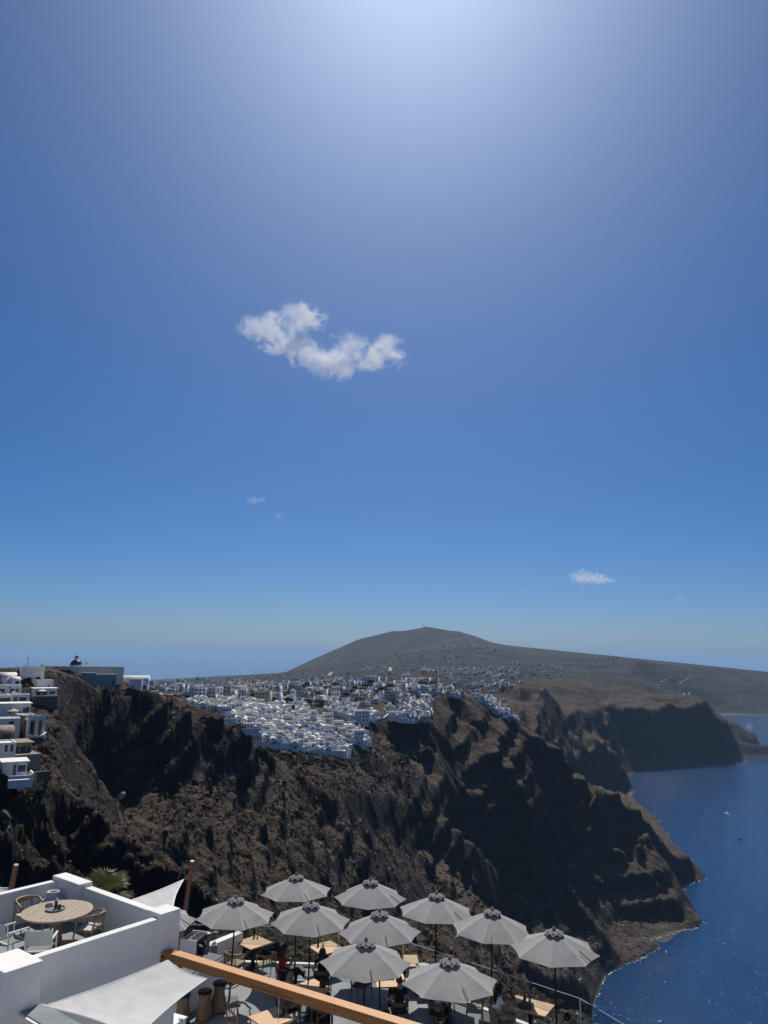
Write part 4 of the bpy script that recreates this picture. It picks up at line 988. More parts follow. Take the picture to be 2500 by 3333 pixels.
# pools on terraces at the foot of the village
for k, (px, py, w) in enumerate([(860, 2404, 10), (1030, 2444, 13), (1085, 2450, 17)]):
    g = ground_hit(px, py)
    if g:
        t = empty('pool_terrace', g + Vector((0, 0, 1.6)), -.12 * k, ['turquoise pool on the terrace beneath the rock', 'long white pool terrace at the foot of the village', 'widest white pool terrace at the outer end of the village'][k], 'pool')
        part('deck', lambda bm: add_box(bm, (0, 0, -2.6), (w, 7, 5.2)), plaster, t); part('rim', lambda bm: (add_box(bm, (0, -3.3, .2), (w, .4, .4)), add_box(bm, (0, 3.2, .2), (w, .4, .4))), plaster, t)
        part('water', lambda bm: add_box(bm, (0, -.4, .03), (w * .8, 4.4, .1)), pool_mat, t)
# trees among the houses
def tree(px, py, hgt, crown, label, kind=0, grp='trees among the village houses'):
    g = ground_hit(px, py)
    if g is None: return
    t = empty('tree' if kind != 1 else 'palm_tree', g, hr.uniform(0, 6), label, 'tree' if kind != 1 else 'palm', grp)
    part('trunk', lambda bm: add_tube(bm, [(0, 0, -1), (.1, 0, hgt * .4), (0.05, .1, hgt * .8)], [.25, .2, .1], 6), MATS['brown_lava_rock'], t)
    if kind == 1:
        V, F = [], []
        r = random.Random(int(px))
        for k in range(34):
            a = r.uniform(0, 6.28); L_ = crown * r.uniform(.8, 1.1); el = r.uniform(-.5, .9); prev = None
            for q in range(5):
                s = q / 4; x = math.cos(a) * L_ * s * math.cos(el); y = math.sin(a) * L_ * s * math.cos(el); z = hgt * .8 + L_ * (s * math.sin(el) - .55 * s * s)
                w = .28 * crown / 2 * (1 - s) + .02; n = (-math.sin(a) * w, math.cos(a) * w); V += [(x + n[0], y + n[1], z - .12 * w), (x - n[0], y - n[1], z - .12 * w)]
                if q: k0_ = len(V) - 4; F.append((k0_, k0_ + 1, k0_ + 3, k0_ + 2))
        me = np_mesh('crown', V, F)
    else:
        me = bush_mesh(int(px * 7 + py), 300); V, F = mesh_arrays(me); nv = V.reshape(-1, 4, 3); cen = nv.mean(1, keepdims=True); nv[:] = cen + (nv - cen) * 0.45
        V[:] = V * np.array([crown / 2, crown / 2, hgt * .5 if kind == 0 else hgt * .9]) + np.array([0, 0, hgt * .45 if kind == 0 else hgt * .1]); me.vertices.foreach_set('co', V.ravel())
    me.materials.append(bush_mats[2] if kind != 1 else bush_mats[1]); link_mesh('crown', me, t)
for (px, py, hg, cr) in [(885, 2290, 6, 8), (935, 2292, 7, 7), (945, 2294, 6, 6), (1000, 2300, 8, 9), (1003, 2310, 9, 6), (1030, 2296, 6, 8), (1045, 2296, 6, 8), (1060, 2294, 5, 6), (965, 2306, 5, 6), (1180, 2258, 8, 9), (1245, 2258, 9, 10), (1258, 2252, 8, 9), (1225, 2262, 6, 7), (1175, 2262, 6, 6), (1405, 2232, 5, 8), (1340, 2300, 5, 6), (905, 2330, 5, 6)] + [(820 + (q * 61) % 600, 2240 + (q * 17) % 44 - ((q * 61) % 600) * .03, 5 + q % 4, 7 + q % 5) for q in range(44)]:
    tree(px, py, hg, cr, 'round dark evergreen tree ' + ('taller than the houses around it, in the upper town' if hg > 7 else 'low between white houses of the upper town' if cr < 9 else 'broad and spreading between houses of the upper town'))
for (px, py, hg) in [(1058, 2262, 10), (953, 2320, 8)]: tree(px, py, hg, 3, 'slender dark cypress between white houses', 2)
for (px, py, hg) in [(914, 2420, 7), (924, 2422, 7), (931, 2390, 7), (977, 2398, 8), (955, 2418, 7), (1020, 2372, 7)]: tree(px, py, hg, 3.4, 'palm tree on a white terrace in the lower village', 1)
# masts on the summit
sm = at_d(1378, 2040, 7000)
def mast(px, dz, label):
    q = at_d(px, 2044, 7000); t = empty('radio_mast', (q.x, q.y, ground_z(q.x, q.y) - 3), 0, label, 'mast')
    part('pole', lambda bm: add_tube(bm, [(0, 0, 0), (0, 0, dz)], [3, 1.6], 6), mast_metal, t); part('drum', lambda bm: add_tube(bm, [(0, 0, dz * .8), (0, 0, dz)], 5, 8), mast_metal, t)
    part('hut', lambda bm: add_box(bm, (16, 0, 6), (34, 12, 14)), plaster_c, t)
mast(1380, 40, 'radio mast and hut on the mountain summit')
# ================================================================== HOUSES ON THE LEFT SPUR, CHURCH HILL
beige_stone = simple('beige_stone_render', (0.30, 0.25, 0.19), 0.95, 0.25, 0.9, bump=0.5, bscale=4)
wall_beige = simple('warm_white_boundary_wall', (0.74, 0.68, 0.59), 0.9, 0.12, 0.3, bump=0.3, bscale=4)
grey_block = simple('grey_block_wall', (0.40, 0.37, 0.33), 0.95, 0.25, 0.8, bump=0.5, bscale=4)
def frame_at(px0, px1, py_base, d, yaw):
    """base point, width in metres and yaw for a front that spans px0..px1"""
    b = at_d((px0 + px1) / 2, py_base, d); k = (b - Vector((0, 0, HC))).dot(_F) / FPX
    return b, (px1 - px0) * k, k, -math.atan2(b.x, b.y) + yaw
def near_house(name, px0, px1, py0, py1, d, depth, label, yaw=0.0, wall=None, roof='flat', wins=(), found=4.0, cat='house', par=0.3):
    """house whose front spans the given bearings and heights; wins = (fraction across, fraction up, w, h, kind)"""
    b, w, k, rz = frame_at(px0, px1, py1, d, yaw); h = (py1 - py0) * k / 0.985; wall = wall or plaster
    t = empty(name, b, rz, label, cat, 'houses on the near spur')
    if roof == 'vault':
        hw = h * .58
        part('wall', lambda bm: add_box(bm, (0, depth / 2, (hw - found) / 2), (w, depth, hw + found)), wall, t); part('roof', lambda bm: vault(bm, w + .004, depth + .3, hw, y=depth / 2, rise=h - hw), wall, t, True)
    elif roof == 'crossvault':
        hw = h * .6
        part('wall', lambda bm: add_box(bm, (0, depth / 2, (hw - found) / 2), (w, depth, hw + found)), wall, t)
        def cv(bm):
            vault(bm, depth, w + .2, hw, rise=h - hw)
            bmesh.ops.rotate(bm, verts=bm.verts, cent=(0, 0, 0), matrix=Matrix.Rotation(math.pi / 2, 3, 'Z')); bmesh.ops.translate(bm, verts=bm.verts, vec=(0, depth / 2, 0))
        part('roof', cv, wall, t, True)
    elif roof == 'slab':
        part('wall', lambda bm: add_box(bm, (0, depth / 2, (h - found) / 2), (w, depth, h + found)), wall, t); part('roof', lambda bm: add_box(bm, (0, depth / 2 - .3, h + .12), (w + .8, depth + .9, .25)), wall, t)
    else:
        part('wall', lambda bm: box_parapet(bm, w, depth, h - par, base=-found, par=par, y=depth / 2), wall, t)
    for (fx, fz, ww, wh, kd) in wins:
        win(t, -w / 2 + fx * w, -.02, fz * h, ww, wh, {'w': win_dark, 'b': win_blue, 'd': door_grey}[kd[0]], arch='a' in kd, name='door' if kd[0] == 'd' else 'window')
    return t, w, h
nh = near_house
nh('house', -40, 20, 2188, 2236, 300, 8, 'white vaulted house at the frame of the hill, topmost on the spur', roof='vault', wins=[(.6, .3, 1, 1.6, 'w')])
nh('house', 4, 55, 2191, 2233, 292, 9, 'white house with a broad barrel vault near the hilltop', .25, roof='crossvault', wins=[(.7, .5, .7, .8, 'w')])
nh('house', 38, 66, 2204, 2232, 284, 5, 'small white vaulted house with dark square window below the hilltop', .3, roof='crossvault', wins=[(.6, .3, 1.1, 1.3, 'w')])
nh('house', 68, 138, 2172, 2228, 294, 7, 'tall white house with arched doorway and curved stair wall', .1, par=.2, wins=[(.22, .22, 1.1, 1.6, 'w'), (.36, .2, 1.0, 2.3, 'd'), (.75, .2, 1.6, 1.4, 'wa')])
nh('house', 120, 172, 2214, 2247, 288, 6, 'white cube house with rounded parapet at the spur edge', .35, wins=[(.7, .4, .5, .7, 'w')])
t, w, h = nh('house', 112, 181, 2243, 2268, 280, 6, 'white terrace house with open veranda and white parasol', .15, roof='slab', wins=[(.2, .45, 1.4, 1.9, 'w'), (.45, .45, 1.8, 1.9, 'd'), (.75, .5, .8, 1.0, 'b'), (.88, .5, .8, 1.0, 'b')])
part('terrace', lambda bm: (add_box(bm, (0, -1.6, -1.5), (w + .6, 3.2, 3.0)), add_box(bm, (0, -3.1, .35), (w + .6, .3, .7))), plaster, t)
part('parasol', lambda bm: (add_lathe(bm, [(1.5, 2.0), (0, 2.6)], 8, (-1.2, -1.5, 0)), add_tube(bm, [(-1.2, -1.5, 0), (-1.2, -1.5, 2.5)], .05, 5)), cloth_white, t)
nh('retaining_wall', 112, 183, 2268, 2300, 275, 4, 'dark rubble retaining wall under the veranda house', .15, wall=stone_wall, cat='wall', par=.05)
t, w, h = nh('house', -30, 64, 2231, 2264, 272, 7, 'long white house with paired windows and scalloped parapets', .12, wins=[(.3, .4, 1.1, 1.5, 'b'), (.42, .4, .9, 1.5, 'b'), (.62, .75, .5, .5, 'w'), (.7, .4, 1.3, 1.6, 'b'), (.86, .4, 1.0, 1.6, 'd'), (.16, .4, 1.1, 1.5, 'b')])
def scallop(bm):
    for x in (-2.5, 1.5):
        vs = [bm.verts.new((x + q * .45, -2.9, max(.05, 1.5 - q * q * .035))) for q in range(7)] + [bm.verts.new((x + 2.7, -2.9, 0)), bm.verts.new((x, -2.9, 0))]
        f = bm.faces.new(vs); r = bmesh.ops.extrude_face_region(bm, geom=[f]); bmesh.ops.translate(bm, verts=[v for v in r['geom'] if isinstance(v, bmesh.types.BMVert)], vec=(0, .25, 0))
part('parapet', scallop, plaster, t)
nh('house', 26, 92, 2262, 2294, 262, 7, 'white house with tall dark door and terrace wall above the curved roof', .1, wins=[(.35, .45, 1.2, 2.0, 'd'), (.68, .55, 2.0, 1.0, 'w')])
nh('house', -30, 28, 2264, 2296, 258, 7, 'white house with broad dark shopfront window on the spur', .1, wins=[(.7, .4, 3.4, 1.9, 'w')])
nh('house', 2, 94, 2293, 2328, 248, 7, 'white house with curved eaves and recessed veranda', .12, roof='slab', wins=[(.35, .4, .7, 1.6, 'd'), (.8, .4, .8, 1.6, 'd'), (.9, .45, .8, 1.6, 'w')])
nh('house', 62, 112, 2327, 2352, 240, 6, 'small white flat-roofed block above the balcony house', .2, wins=[(.25, .4, .9, 1.3, 'w'), (.5, .4, .9, 1.3, 'w'), (.8, .4, .7, 1.2, 'w')])
# balcony house on piers
b, w, k, rz = frame_at(86, 142, 2392, 228, .3)
t = empty('house', b, rz, 'white house on piers with scalloped roof terrace and curved balcony', 'house', 'houses on the near spur')
part('wall', lambda bm: add_box(bm, (0, 5, 0), (w, 6, 9.5)), stone_wall, t)
part('roof_terrace', lambda bm: (add_box(bm, (0, 2.2, 4.1), (w, 5.8, .5)), add_box(bm, (0, -.55, 4.65), (w, .3, .9)), [add_box(bm, (x * w, -.55, 5.3), (.55, .34, .5), bevel=.1) for x in (-.4, -.13, .15, .45)]), plaster, t)
for x in (-.44, .02, .42): part('pier', lambda bm: add_box(bm, (x * w, -.3, 1.9), (.7, .7, 4.4)), plaster, t)
part('balcony', lambda bm: (add_tube(bm, [(-.5 * w, -1.2, 0.2), (-.3 * w, -2.0, -.1), (0, -2.3, -.3), (.3 * w, -2.0, 0), (.52 * w, -1.0, .5)], .35, 6), add_box(bm, (0, -.7, -.45), (w, 2.2, .4))), plaster, t)
for x in (-.2, .22): part('window', lambda bm: add_box(bm, (x * w, 1.96, 1.9), (1.6, .1, 2.6)), win_dark, t)
part('support_wall', lambda bm: add_box(bm, (.1 * w, 1, -2.5), (w * .8, 3, 4)), stone_wall, t)
nh('house', -30, 60, 2340, 2372, 224, 7, 'white restaurant terrace with a yellow parasol on the spur', .1, wins=[(.7, .4, 1.2, 1.6, 'w')])
ps = at_d(41, 2340, 221); t = empty('parasol', ps, 0, 'pale yellow parasol on the restaurant roof terrace', 'parasol')
part('canopy', lambda bm: add_lathe(bm, [(1.45, 2.0), (0, 2.7)], 8), simple('yellow_canvas', (0.6, 0.5, 0.3), .9), t); part('pole', lambda bm: add_tube(bm, [(0, 0, -.6), (0, 0, 2.6)], .05, 6), mast_metal, t)
nh('house', -40, 40, 2367, 2422, 212, 7, 'beige stone house with rounded roof, unfinished front', .15, wall=beige_stone, roof='crossvault', wins=[(.7, .25, 2.2, 2.6, 'w')])
t, w, h = nh('house', 10, 98, 2422, 2462, 204, 8, 'beige concrete house with flat slab roof and open colonnade', .2, wall=beige_stone, roof='slab', wins=[(.2, .35, 1.2, 2.4, 'w'), (.45, .35, 1.2, 2.4, 'w'), (.7, .35, 1.2, 2.4, 'w'), (.9, .35, .9, 2.4, 'w')])
nh('terrace_block', 46, 130, 2458, 2500, 200, 8, 'beige stone terrace block with bare flat top', .3, wall=beige_stone, cat='terrace', par=.05)
nh('house', -40, 42, 2422, 2492, 190, 7, 'two-storey white house with narrow windows, low on the spur', .12, wins=[(.65, .75, .6, 1.5, 'w'), (.85, .75, .6, 1.5, 'w')])
t, w, h = nh('house', 10, 82, 2484, 2524, 180, 6, 'lowest white house on the spur with blue window and thin roof', .1, roof='slab', wins=[(.5, .4, .6, 2.2, 'd'), (.78, .5, 1.5, 1.3, 'b')])
part('terrace', lambda bm: (add_box(bm, (1, -2.0, -1.2), (w, 3.6, 1.6)), add_box(bm, (1, -3.7, .1), (w, .3, .7)), add_box(bm, (w * .5 + .9, -1.4, .3), (.3, 4.4, 1.0))), plaster, t)
nh('retaining_wall', 118, 166, 2512, 2530, 182, 1.2, 'low rubble garden wall below the beige terrace', .5, wall=stone_wall, cat='wall', par=.05, found=1.0)
# poles
for (px, py0, py1, d, lb) in ((90, 2140, 2172, 300, 'tall leaning utility pole on the hilltop'), (30, 2174, 2190, 300, 'short utility pole behind the vaulted house')):
    b = at_d(px - 2, py1, d); e = at_d(px + 2, py0, d); t = empty('utility_pole', b, 0, lb, 'pole'); part('pole', lambda bm: add_tube(bm, [(0, 0, -2), e - b], [.14, .1], 6), MATS['brown_lava_rock'], t); part('crossarm', lambda bm: add_box(bm, (e - b) * .92, (1.2, .1, .1)), MATS['brown_lava_rock'], t)
# --- church on the plateau
b, w, k, rz = frame_at(110, 393, 2226, 352, 0.06)
t = empty('boundary_wall', b, rz, 'long warm white wall around the hilltop church', 'wall')
part('wall', lambda bm: add_box(bm, (0, .4, 1.0), (w, .8, 12.4)), wall_beige, t); part('coping', lambda bm: add_box(bm, (0, .4, 7.3), (w + .1, .95, .2)), plaster, t)
part('return_wall', lambda bm: add_box(bm, (w / 2 - .4, 8, 1.0), (.8, 14, 12.4)), wall_beige, t)
b, w, k, rz = frame_at(260, 374, 2234, 340, 0.06)
t = empty('outbuilding', b, rz, 'plain grey block outbuilding against the church wall', 'building')
part('wall', lambda bm: (add_box(bm, (0, 2.5, 1.3), (w, 5, 7.4)), add_box(bm, (-w * .25, 2.4, 5.3), (w * .4, 4.6, .6))), grey_block, t); part('door', lambda bm: add_box(bm, (w * .42, -.03, 1.2), (1.0, .08, 2.2)), door_grey, t)
b = at_d(247, 2172, 365); k = (b - Vector((0, 0, HC))).dot(_F) / FPX; R_ = 18.5 * k
t = empty('church', b, 0.1, 'hilltop church with deep blue dome and small lantern', 'church')
part('nave', lambda bm: add_box(bm, (1.0, 2, -3.2), (11.5, 9, 6.4)), plaster, t)
dr = part('drum', lambda bm: add_lathe(bm, [(R_ * 1.06, -.2), (R_ * 1.06, 1.0), (R_ * 1.0, 1.05)], 24), plaster, t)
for q in range(10):
    a = q * math.pi / 5 + .2; part('window', lambda bm: add_box(bm, (math.cos(a) * R_ * 1.05, math.sin(a) * R_ * 1.05, .4), (.3, .6, .5), a + math.pi / 2 * 0), win_dark, dr)
part('dome', lambda bm: add_lathe(bm, [(R_ * math.cos(a), 1.05 + R_ * .95 * math.sin(a)) for a in [q * math.pi / 24 for q in range(11)]] + [(R_ * .22, 1.05 + R_ * .95)], 32), dome_blue, t, True)
ln = part('lantern', lambda bm: add_lathe(bm, [(R_ * .34, R_ * .9 + 1.0), (R_ * .34, R_ * .9 + 2.1), (0, R_ * .9 + 2.12)], 12), plaster, t)
part('lantern_dome', lambda bm: add_lathe(bm, [(R_ * .34 * math.cos(a), R_ * .9 + 2.1 + R_ * .34 * math.sin(a)) for a in [q * math.pi / 12 for q in range(6)]] + [(0, R_ * .9 + 2.1 + R_ * .34)], 12), dome_blue, ln, True)
part('cross', lambda bm: (add_box(bm, (0, 0, R_ * .9 + 2.1 + R_ * .34 + .5), (.1, .1, 1.1)), add_box(bm, (0, 0, R_ * .9 + 2.1 + R_ * .34 + .7), (.55, .09, .1))), plaster, t)
part('bell_gable', lambda bm: (add_box(bm, (R_ * 1.5, 0, 1.0), (.5, .6, 2.4)), add_box(bm, (R_ * 1.5 + 1.1, 0, 1.0), (.5, .6, 2.4)), add_box(bm, (R_ * 1.5 + .55, 0, 2.3), (1.8, .62, .4))), plaster, t)
nh('chapel', 398, 478, 2201, 2246, 356, 7, 'white chapel with smooth barrel roof beside the church wall', -.12, roof='crossvault', wins=[(.88, .2, .9, 1.6, 'w')], cat='chapel')
nh('chapel', 420, 458, 2212, 2248, 350, 5, 'low white forecourt building in front of the barrel-roofed chapel', -.12, wins=[(.3, .3, .8, 1.5, 'd')], cat='chapel')
for (a, b_, y0, y1, d, lb, rf) in ((486, 515, 2250, 2266, 380, 'small flat white house first along the descending rim', 'flat'), (506, 530, 2258, 2276, 386, 'small white house with a round-headed gable on the rim', 'vault'), (524, 560, 2262, 2282, 392, 'low white house with a bright roof on the rim', 'flat'), (566, 592, 2278, 2290, 404, 'last low white house before the rim turns to rock', 'flat')):
    nh('house', a, b_, y0, y1, d, 5, lb, 0, roof=rf, wins=[(.35, .35, .7, 1.0, 'w'), (.7, .35, .7, 1.2, 'w')])
# ================================================================== FOREGROUND: PATIO, LOWER TERRACE
FL = 289.7                     # lower terrace floor
ZT = 294.08; PF = 293.26        # patio parapet top and floor
white_wall = simple('white_masonry_paint', (0.80, 0.765, 0.71), 0.8, 0.09, 0.8, bump=0.15, bscale=18)
cement = simple('grey_cement_floor', (0.235, 0.255, 0.26), 0.75, 0.22, 0.9, bump=0.15, bscale=30)
cement_dk = simple('dark_cement', (0.14, 0.15, 0.15), 0.8, 0.2, 2.0, bump=0.2, bscale=30)
def wood_mat(name, dark, light, rough=0.5, stretch=(1, 14, 14)):
    m, nt, b = new_mat(name); L = nt.links.new
    tc = nd(nt, 'ShaderNodeTexCoord'); mp = nd(nt, 'ShaderNodeMapping'); mp.inputs['Scale'].default_value = stretch; L(tc.outputs['Object'], mp.inputs[0])
    n = nd(nt, 'ShaderNodeTexNoise', i_Scale=2.2, i_Detail=7.0, i_Roughness=0.65, i_Distortion=0.6); L(mp.outputs[0], n.inputs['Vector'])
    r = ramp(nt, [(0.32, dark), (0.62, light)]); L(n.outputs['Fac'], r.inputs[0]); L(r.outputs[0], b.inputs['Base Color']); b.inputs['Roughness'].default_value = rough
    bp = nd(nt, 'ShaderNodeBump', i_Strength=0.15, i_Distance=0.01); L(n.outputs['Fac'], bp.inputs['Height']); L(bp.outputs[0], b.inputs['Normal'])
    MATS[name] = m; return m
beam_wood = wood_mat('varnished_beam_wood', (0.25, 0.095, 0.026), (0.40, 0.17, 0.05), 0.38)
beam_top = wood_mat('varnished_beam_sunlit', (0.52, 0.235, 0.07), (0.68, 0.35, 0.125), 0.4)  # lighter copy of the beam wood, sunlight painted into its colour
post_wood = wood_mat('varnished_post_wood', (0.15, 0.06, 0.022), (0.26, 0.11, 0.045), 0.4, (14, 14, 1))
oak = wood_mat('oak_table_wood', (0.46, 0.26, 0.11), (0.62, 0.38, 0.18), 0.5, (1.5, 18, 18))
teak = wood_mat('weathered_teak', (0.25, 0.185, 0.12), (0.44, 0.35, 0.245), 0.7, (2, 22, 22))
chair_wood = wood_mat('ash_chair_wood', (0.20, 0.12, 0.06), (0.34, 0.21, 0.11), 0.45, (6, 6, 2))
chair_dark = wood_mat('walnut_chair_wood', (0.06, 0.035, 0.022), (0.12, 0.07, 0.04), 0.45, (6, 6, 2))
rope = simple('woven_rope', (0.33, 0.30, 0.24), 0.9, 0.35, 40, bump=0.8, bscale=90)
rope_dk = simple('dark_woven_rope', (0.05, 0.045, 0.04), 0.9, 0.35, 40, bump=0.8, bscale=90)
black_metal = simple('black_metal', (0.012, 0.012, 0.014), 0.4, metallic=0.3)
steel = simple('brushed_steel', (0.5, 0.51, 0.52), 0.28, metallic=0.9)
white_metal = simple('white_powdercoat', (0.72, 0.72, 0.71), 0.5)
white_sling = simple('white_sling_fabric', (0.58, 0.57, 0.54), 0.85, 0.06, 30)
grey_sling = simple('grey_cushion_fabric', (0.22, 0.215, 0.20), 0.9, 0.1, 30)
ceramic = simple('matt_white_ceramic', (0.62, 0.615, 0.60), 0.7, 0.08, 3, bump=0.2, bscale=30)
dark_ceramic = simple('dark_grey_ceramic', (0.06, 0.06, 0.062), 0.5, 0.15, 10)
grey_ceramic = simple('grey_ceramic', (0.2, 0.2, 0.2), 0.6, 0.15, 10)
paper = simple('white_paper', (0.75, 0.75, 0.73), 0.9)
bottle_dark = simple('dark_bottle_glass', (0.01, 0.008, 0.006), 0.08)
def fabric(name, col, trans=0.25):
    m, nt, b = new_mat(name); L = nt.links.new
    tc = nd(nt, 'ShaderNodeTexCoord'); n = nd(nt, 'ShaderNodeTexNoise', i_Scale=3.0, i_Detail=6.0); L(tc.outputs['Object'], n.inputs['Vector'])
    r = ramp(nt, [(0.3, [c * .9 for c in col]), (0.7, [c * 1.08 for c in col])]); L(n.outputs['Fac'], r.inputs[0]); L(r.outputs[0], b.inputs['Base Color'])
    b.inputs['Roughness'].default_value = 0.9; b.inputs['Specular IOR Level'].default_value = 0.1
    w1 = nd(nt, 'ShaderNodeTexNoise', i_Scale=260.0, i_Detail=2.0); L(tc.outputs['Object'], w1.inputs['Vector'])
    bp = nd(nt, 'ShaderNodeBump', i_Strength=0.2, i_Distance=0.004); L(w1.outputs['Fac'], bp.inputs['Height']); L(bp.outputs[0], b.inputs['Normal'])
    tr = nd(nt, 'ShaderNodeBsdfTranslucent'); L(r.outputs[0], tr.inputs['Color']); mx = nd(nt, 'ShaderNodeMixShader'); mx.inputs[0].default_value = trans
    L(b.outputs[0], mx.inputs[1]); L(tr.outputs[0], mx.inputs[2]); L(mx.outputs[0], nt.nodes['Material Output'].inputs['Surface']); MATS[name] = m; return m
canvas = fabric('taupe_canvas', (0.41, 0.395, 0.375), 0.2)
canvas_dk = fabric('taupe_canvas_vent', (0.24, 0.23, 0.225), 0.1)
sail_cloth = fabric('ivory_sailcloth', (0.72, 0.70, 0.665), 0.3)
sail_hem = simple('ivory_sail_hem', (0.86, 0.84, 0.80), 0.9)
def glass_mat():
    m = bpy.data.materials.new('clear_pane_glass'); m.use_nodes = True; nt = m.node_tree
    for n in list(nt.nodes): nt.nodes.remove(n)
    out = nd(nt, 'ShaderNodeOutputMaterial'); tr = nd(nt, 'ShaderNodeBsdfTransparent'); tr.inputs[0].default_value = (0.86, 0.9, 0.89, 1); gl = nd(nt, 'ShaderNodeBsdfGlossy', i_Roughness=0.03)
    lw = nd(nt, 'ShaderNodeLayerWeight'); lw.inputs[0].default_value = 0.5; pw = nd(nt, 'ShaderNodeMath', operation='POWER'); pw.inputs[1].default_value = 4.0; fr = nd(nt, 'ShaderNodeMath', operation='MULTIPLY_ADD'); fr.inputs[1].default_value = 0.5; fr.inputs[2].default_value = 0.025; nt.links.new(lw.outputs['Facing'], pw.inputs[0]); nt.links.new(pw.outputs[0], fr.inputs[0]); mx = nd(nt, 'ShaderNodeMixShader'); nt.links.new(fr.outputs[0], mx.inputs[0]); nt.links.new(tr.outputs[0], mx.inputs[1]); nt.links.new(gl.outputs[0], mx.inputs[2]); nt.links.new(mx.outputs[0], out.inputs['Surface']); return m
pane_glass = glass_mat()

_O = at_z(504, 2995, ZT); _N = at_z(127, 3115, ZT); E1 = Vector((_O.x - _N.x, _O.y - _N.y, 0)).normalized(); E2 = Vector((-E1.y, E1.x, 0)); PYAW = math.atan2(E1.y, E1.x)
def ST(s, t, z): return Vector((_O.x, _O.y, 0)) + E1 * s + E2 * t + Vector((0, 0, z))
# local frame of the patio: x = along the near wall, y = towards its back
def pbox(bm, s0, s1, t0, t1, z0, z1, bevel=0.018):
    add_box(bm, ((s0 + s1) / 2, (t0 + t1) / 2, (z0 + z1) / 2 - PF), (s1 - s0, t1 - t0, z1 - z0), bevel=bevel)
# ---------------- patio building
pat = empty('patio_building', (_O.x, _O.y, PF), PYAW, 'white walled upper patio with round table inside', 'terrace')
part('floor', lambda bm: pbox(bm, -7.5, .3, .2, 4.42, PF - .3, PF, 0), cement, pat)
part('near_wall', lambda bm: pbox(bm, -7.5, .3, 0, .2, 284.0, ZT), white_wall, pat)
part('side_wall', lambda bm: pbox(bm, .3, .51, .02, 4.6, 284.0, ZT - .002), white_wall, pat)
part('back_wall', lambda bm: pbox(bm, -7.5, .31, 4.42, 4.62, 284.0, ZT - .004), white_wall, pat)
part('corner_pillar', lambda bm: pbox(bm, .12, .67, -.05, .46, 284.0, ZT + .1, .02), white_wall, pat)
part('corner_block', lambda bm: pbox(bm, .15, .53, 3.36, 4.64, PF, ZT + .1, .02), white_wall, pat)
part('front_pillar', lambda bm: pbox(bm, -3.62, -2.87, -.47, .5, 284.0, ZT + .1, .02), white_wall, pat)
part('low_wall', lambda bm: pbox(bm, -3.3, -2.78, -3.4, -.475, 284.0, 293.4, .01), white_wall, pat)
part('low_wall_top', lambda bm: pbox(bm, -3.24, -2.80, -3.4, -.48, 293.4, 293.42, 0), cement, pat)
part('base_block', lambda bm: pbox(bm, -7.4, .28, .22, 4.4, 284.0, PF - .31, 0), white_wall, pat)
# ---------------- round teak table
tc_ = at_z(187, 2963, PF + .74); tab = empty('round_table', (tc_.x, tc_.y, PF), PYAW + .55, 'round weathered teak table inside the white patio', 'table')
RT = 0.79
rim = part('tabletop_rim', lambda bm: add_lathe(bm, [(RT - .115, .74), (RT, .738), (RT + .004, .72), (RT, .70), (RT - .115, .70), (RT - .115, .74)], 56), teak, tab)
def plank(x0, x1):
    def fn(bm):
        R2 = RT - .118; n = 10; up, lo = [], []
        for q in range(n + 1):
            x = x0 + .003 + (x1 - x0 - .006) * q / n; y = math.sqrt(max(R2 * R2 - x * x, 0.0004)); up.append((x, y)); lo.append((x, -y))
        poly = up + lo[::-1]
        a = [bm.verts.new((y_, x_, .739)) for x_, y_ in poly]; b_ = [bm.verts.new((y_, x_, .702)) for x_, y_ in poly]
        bm.faces.new(a); bm.faces.new(b_[::-1])
        for q in range(len(a)): bm.faces.new((a[q], b_[q], b_[(q + 1) % len(a)], a[(q + 1) % len(a)]))
    return fn
NP = 9; R2 = RT - .118
for q in range(NP): part('plank', plank(-R2 + 2 * R2 * q / NP, -R2 + 2 * R2 * (q + 1) / NP), teak, tab)
part('pedestal', lambda bm: (add_lathe(bm, [(.17, 0.06), (.13, .3), (.16, .62), (.3, .695)], 24), [add_box(bm, (math.cos(a) * .28, math.sin(a) * .28, .035), (.55, .1, .07), a) for a in (0.3, 0.3 + math.pi / 2, .3 + math.pi, .3 - math.pi / 2)]), chair_wood, tab)
# things on the round table
c = at_z(180, 2960, PF + .745)
ty = empty('tray', (c.x, c.y, PF + .742), 0, 'shallow round dark tray on the teak table', 'tray')
part('dish', lambda bm: add_lathe(bm, [(0, 0), (.215, 0), (.22, .035), (.205, .035), (.2, .012), (0, .012)], 36), grey_ceramic, ty)
for (dx, dy, r_, h_, mt, lb, nm) in ((-.0, .02, .036, .17, dark_ceramic, 'tall dark grey candle holder on the tray', 'candle_holder'), (.1, -.02, .04, .1, dark_ceramic, 'short dark grey candle holder on the tray', 'candle_holder')):
    o = part(nm, lambda bm: add_lathe(bm, [(0, 0), (r_, 0), (r_, h_), (r_ * .8, h_), (r_ * .75, h_ - .03), (0, h_ - .03)], 20), mt, None); o.location = (c.x + dx, c.y + dy, PF + .756); tag(o, lb, 'candle holder')
for (px, py, lb) in ((160, 2948, 'small dark dish beside the tray on the teak table'),):
    q_ = at_z(px, py, PF + .742); o = part('ash_dish', lambda bm: add_lathe(bm, [(0, 0), (.07, 0), (.09, .03), (.075, .03), (.06, .01), (0, .01)], 20), dark_ceramic, None); o.location = (q_.x, q_.y, PF + .743); tag(o, lb, 'dish')
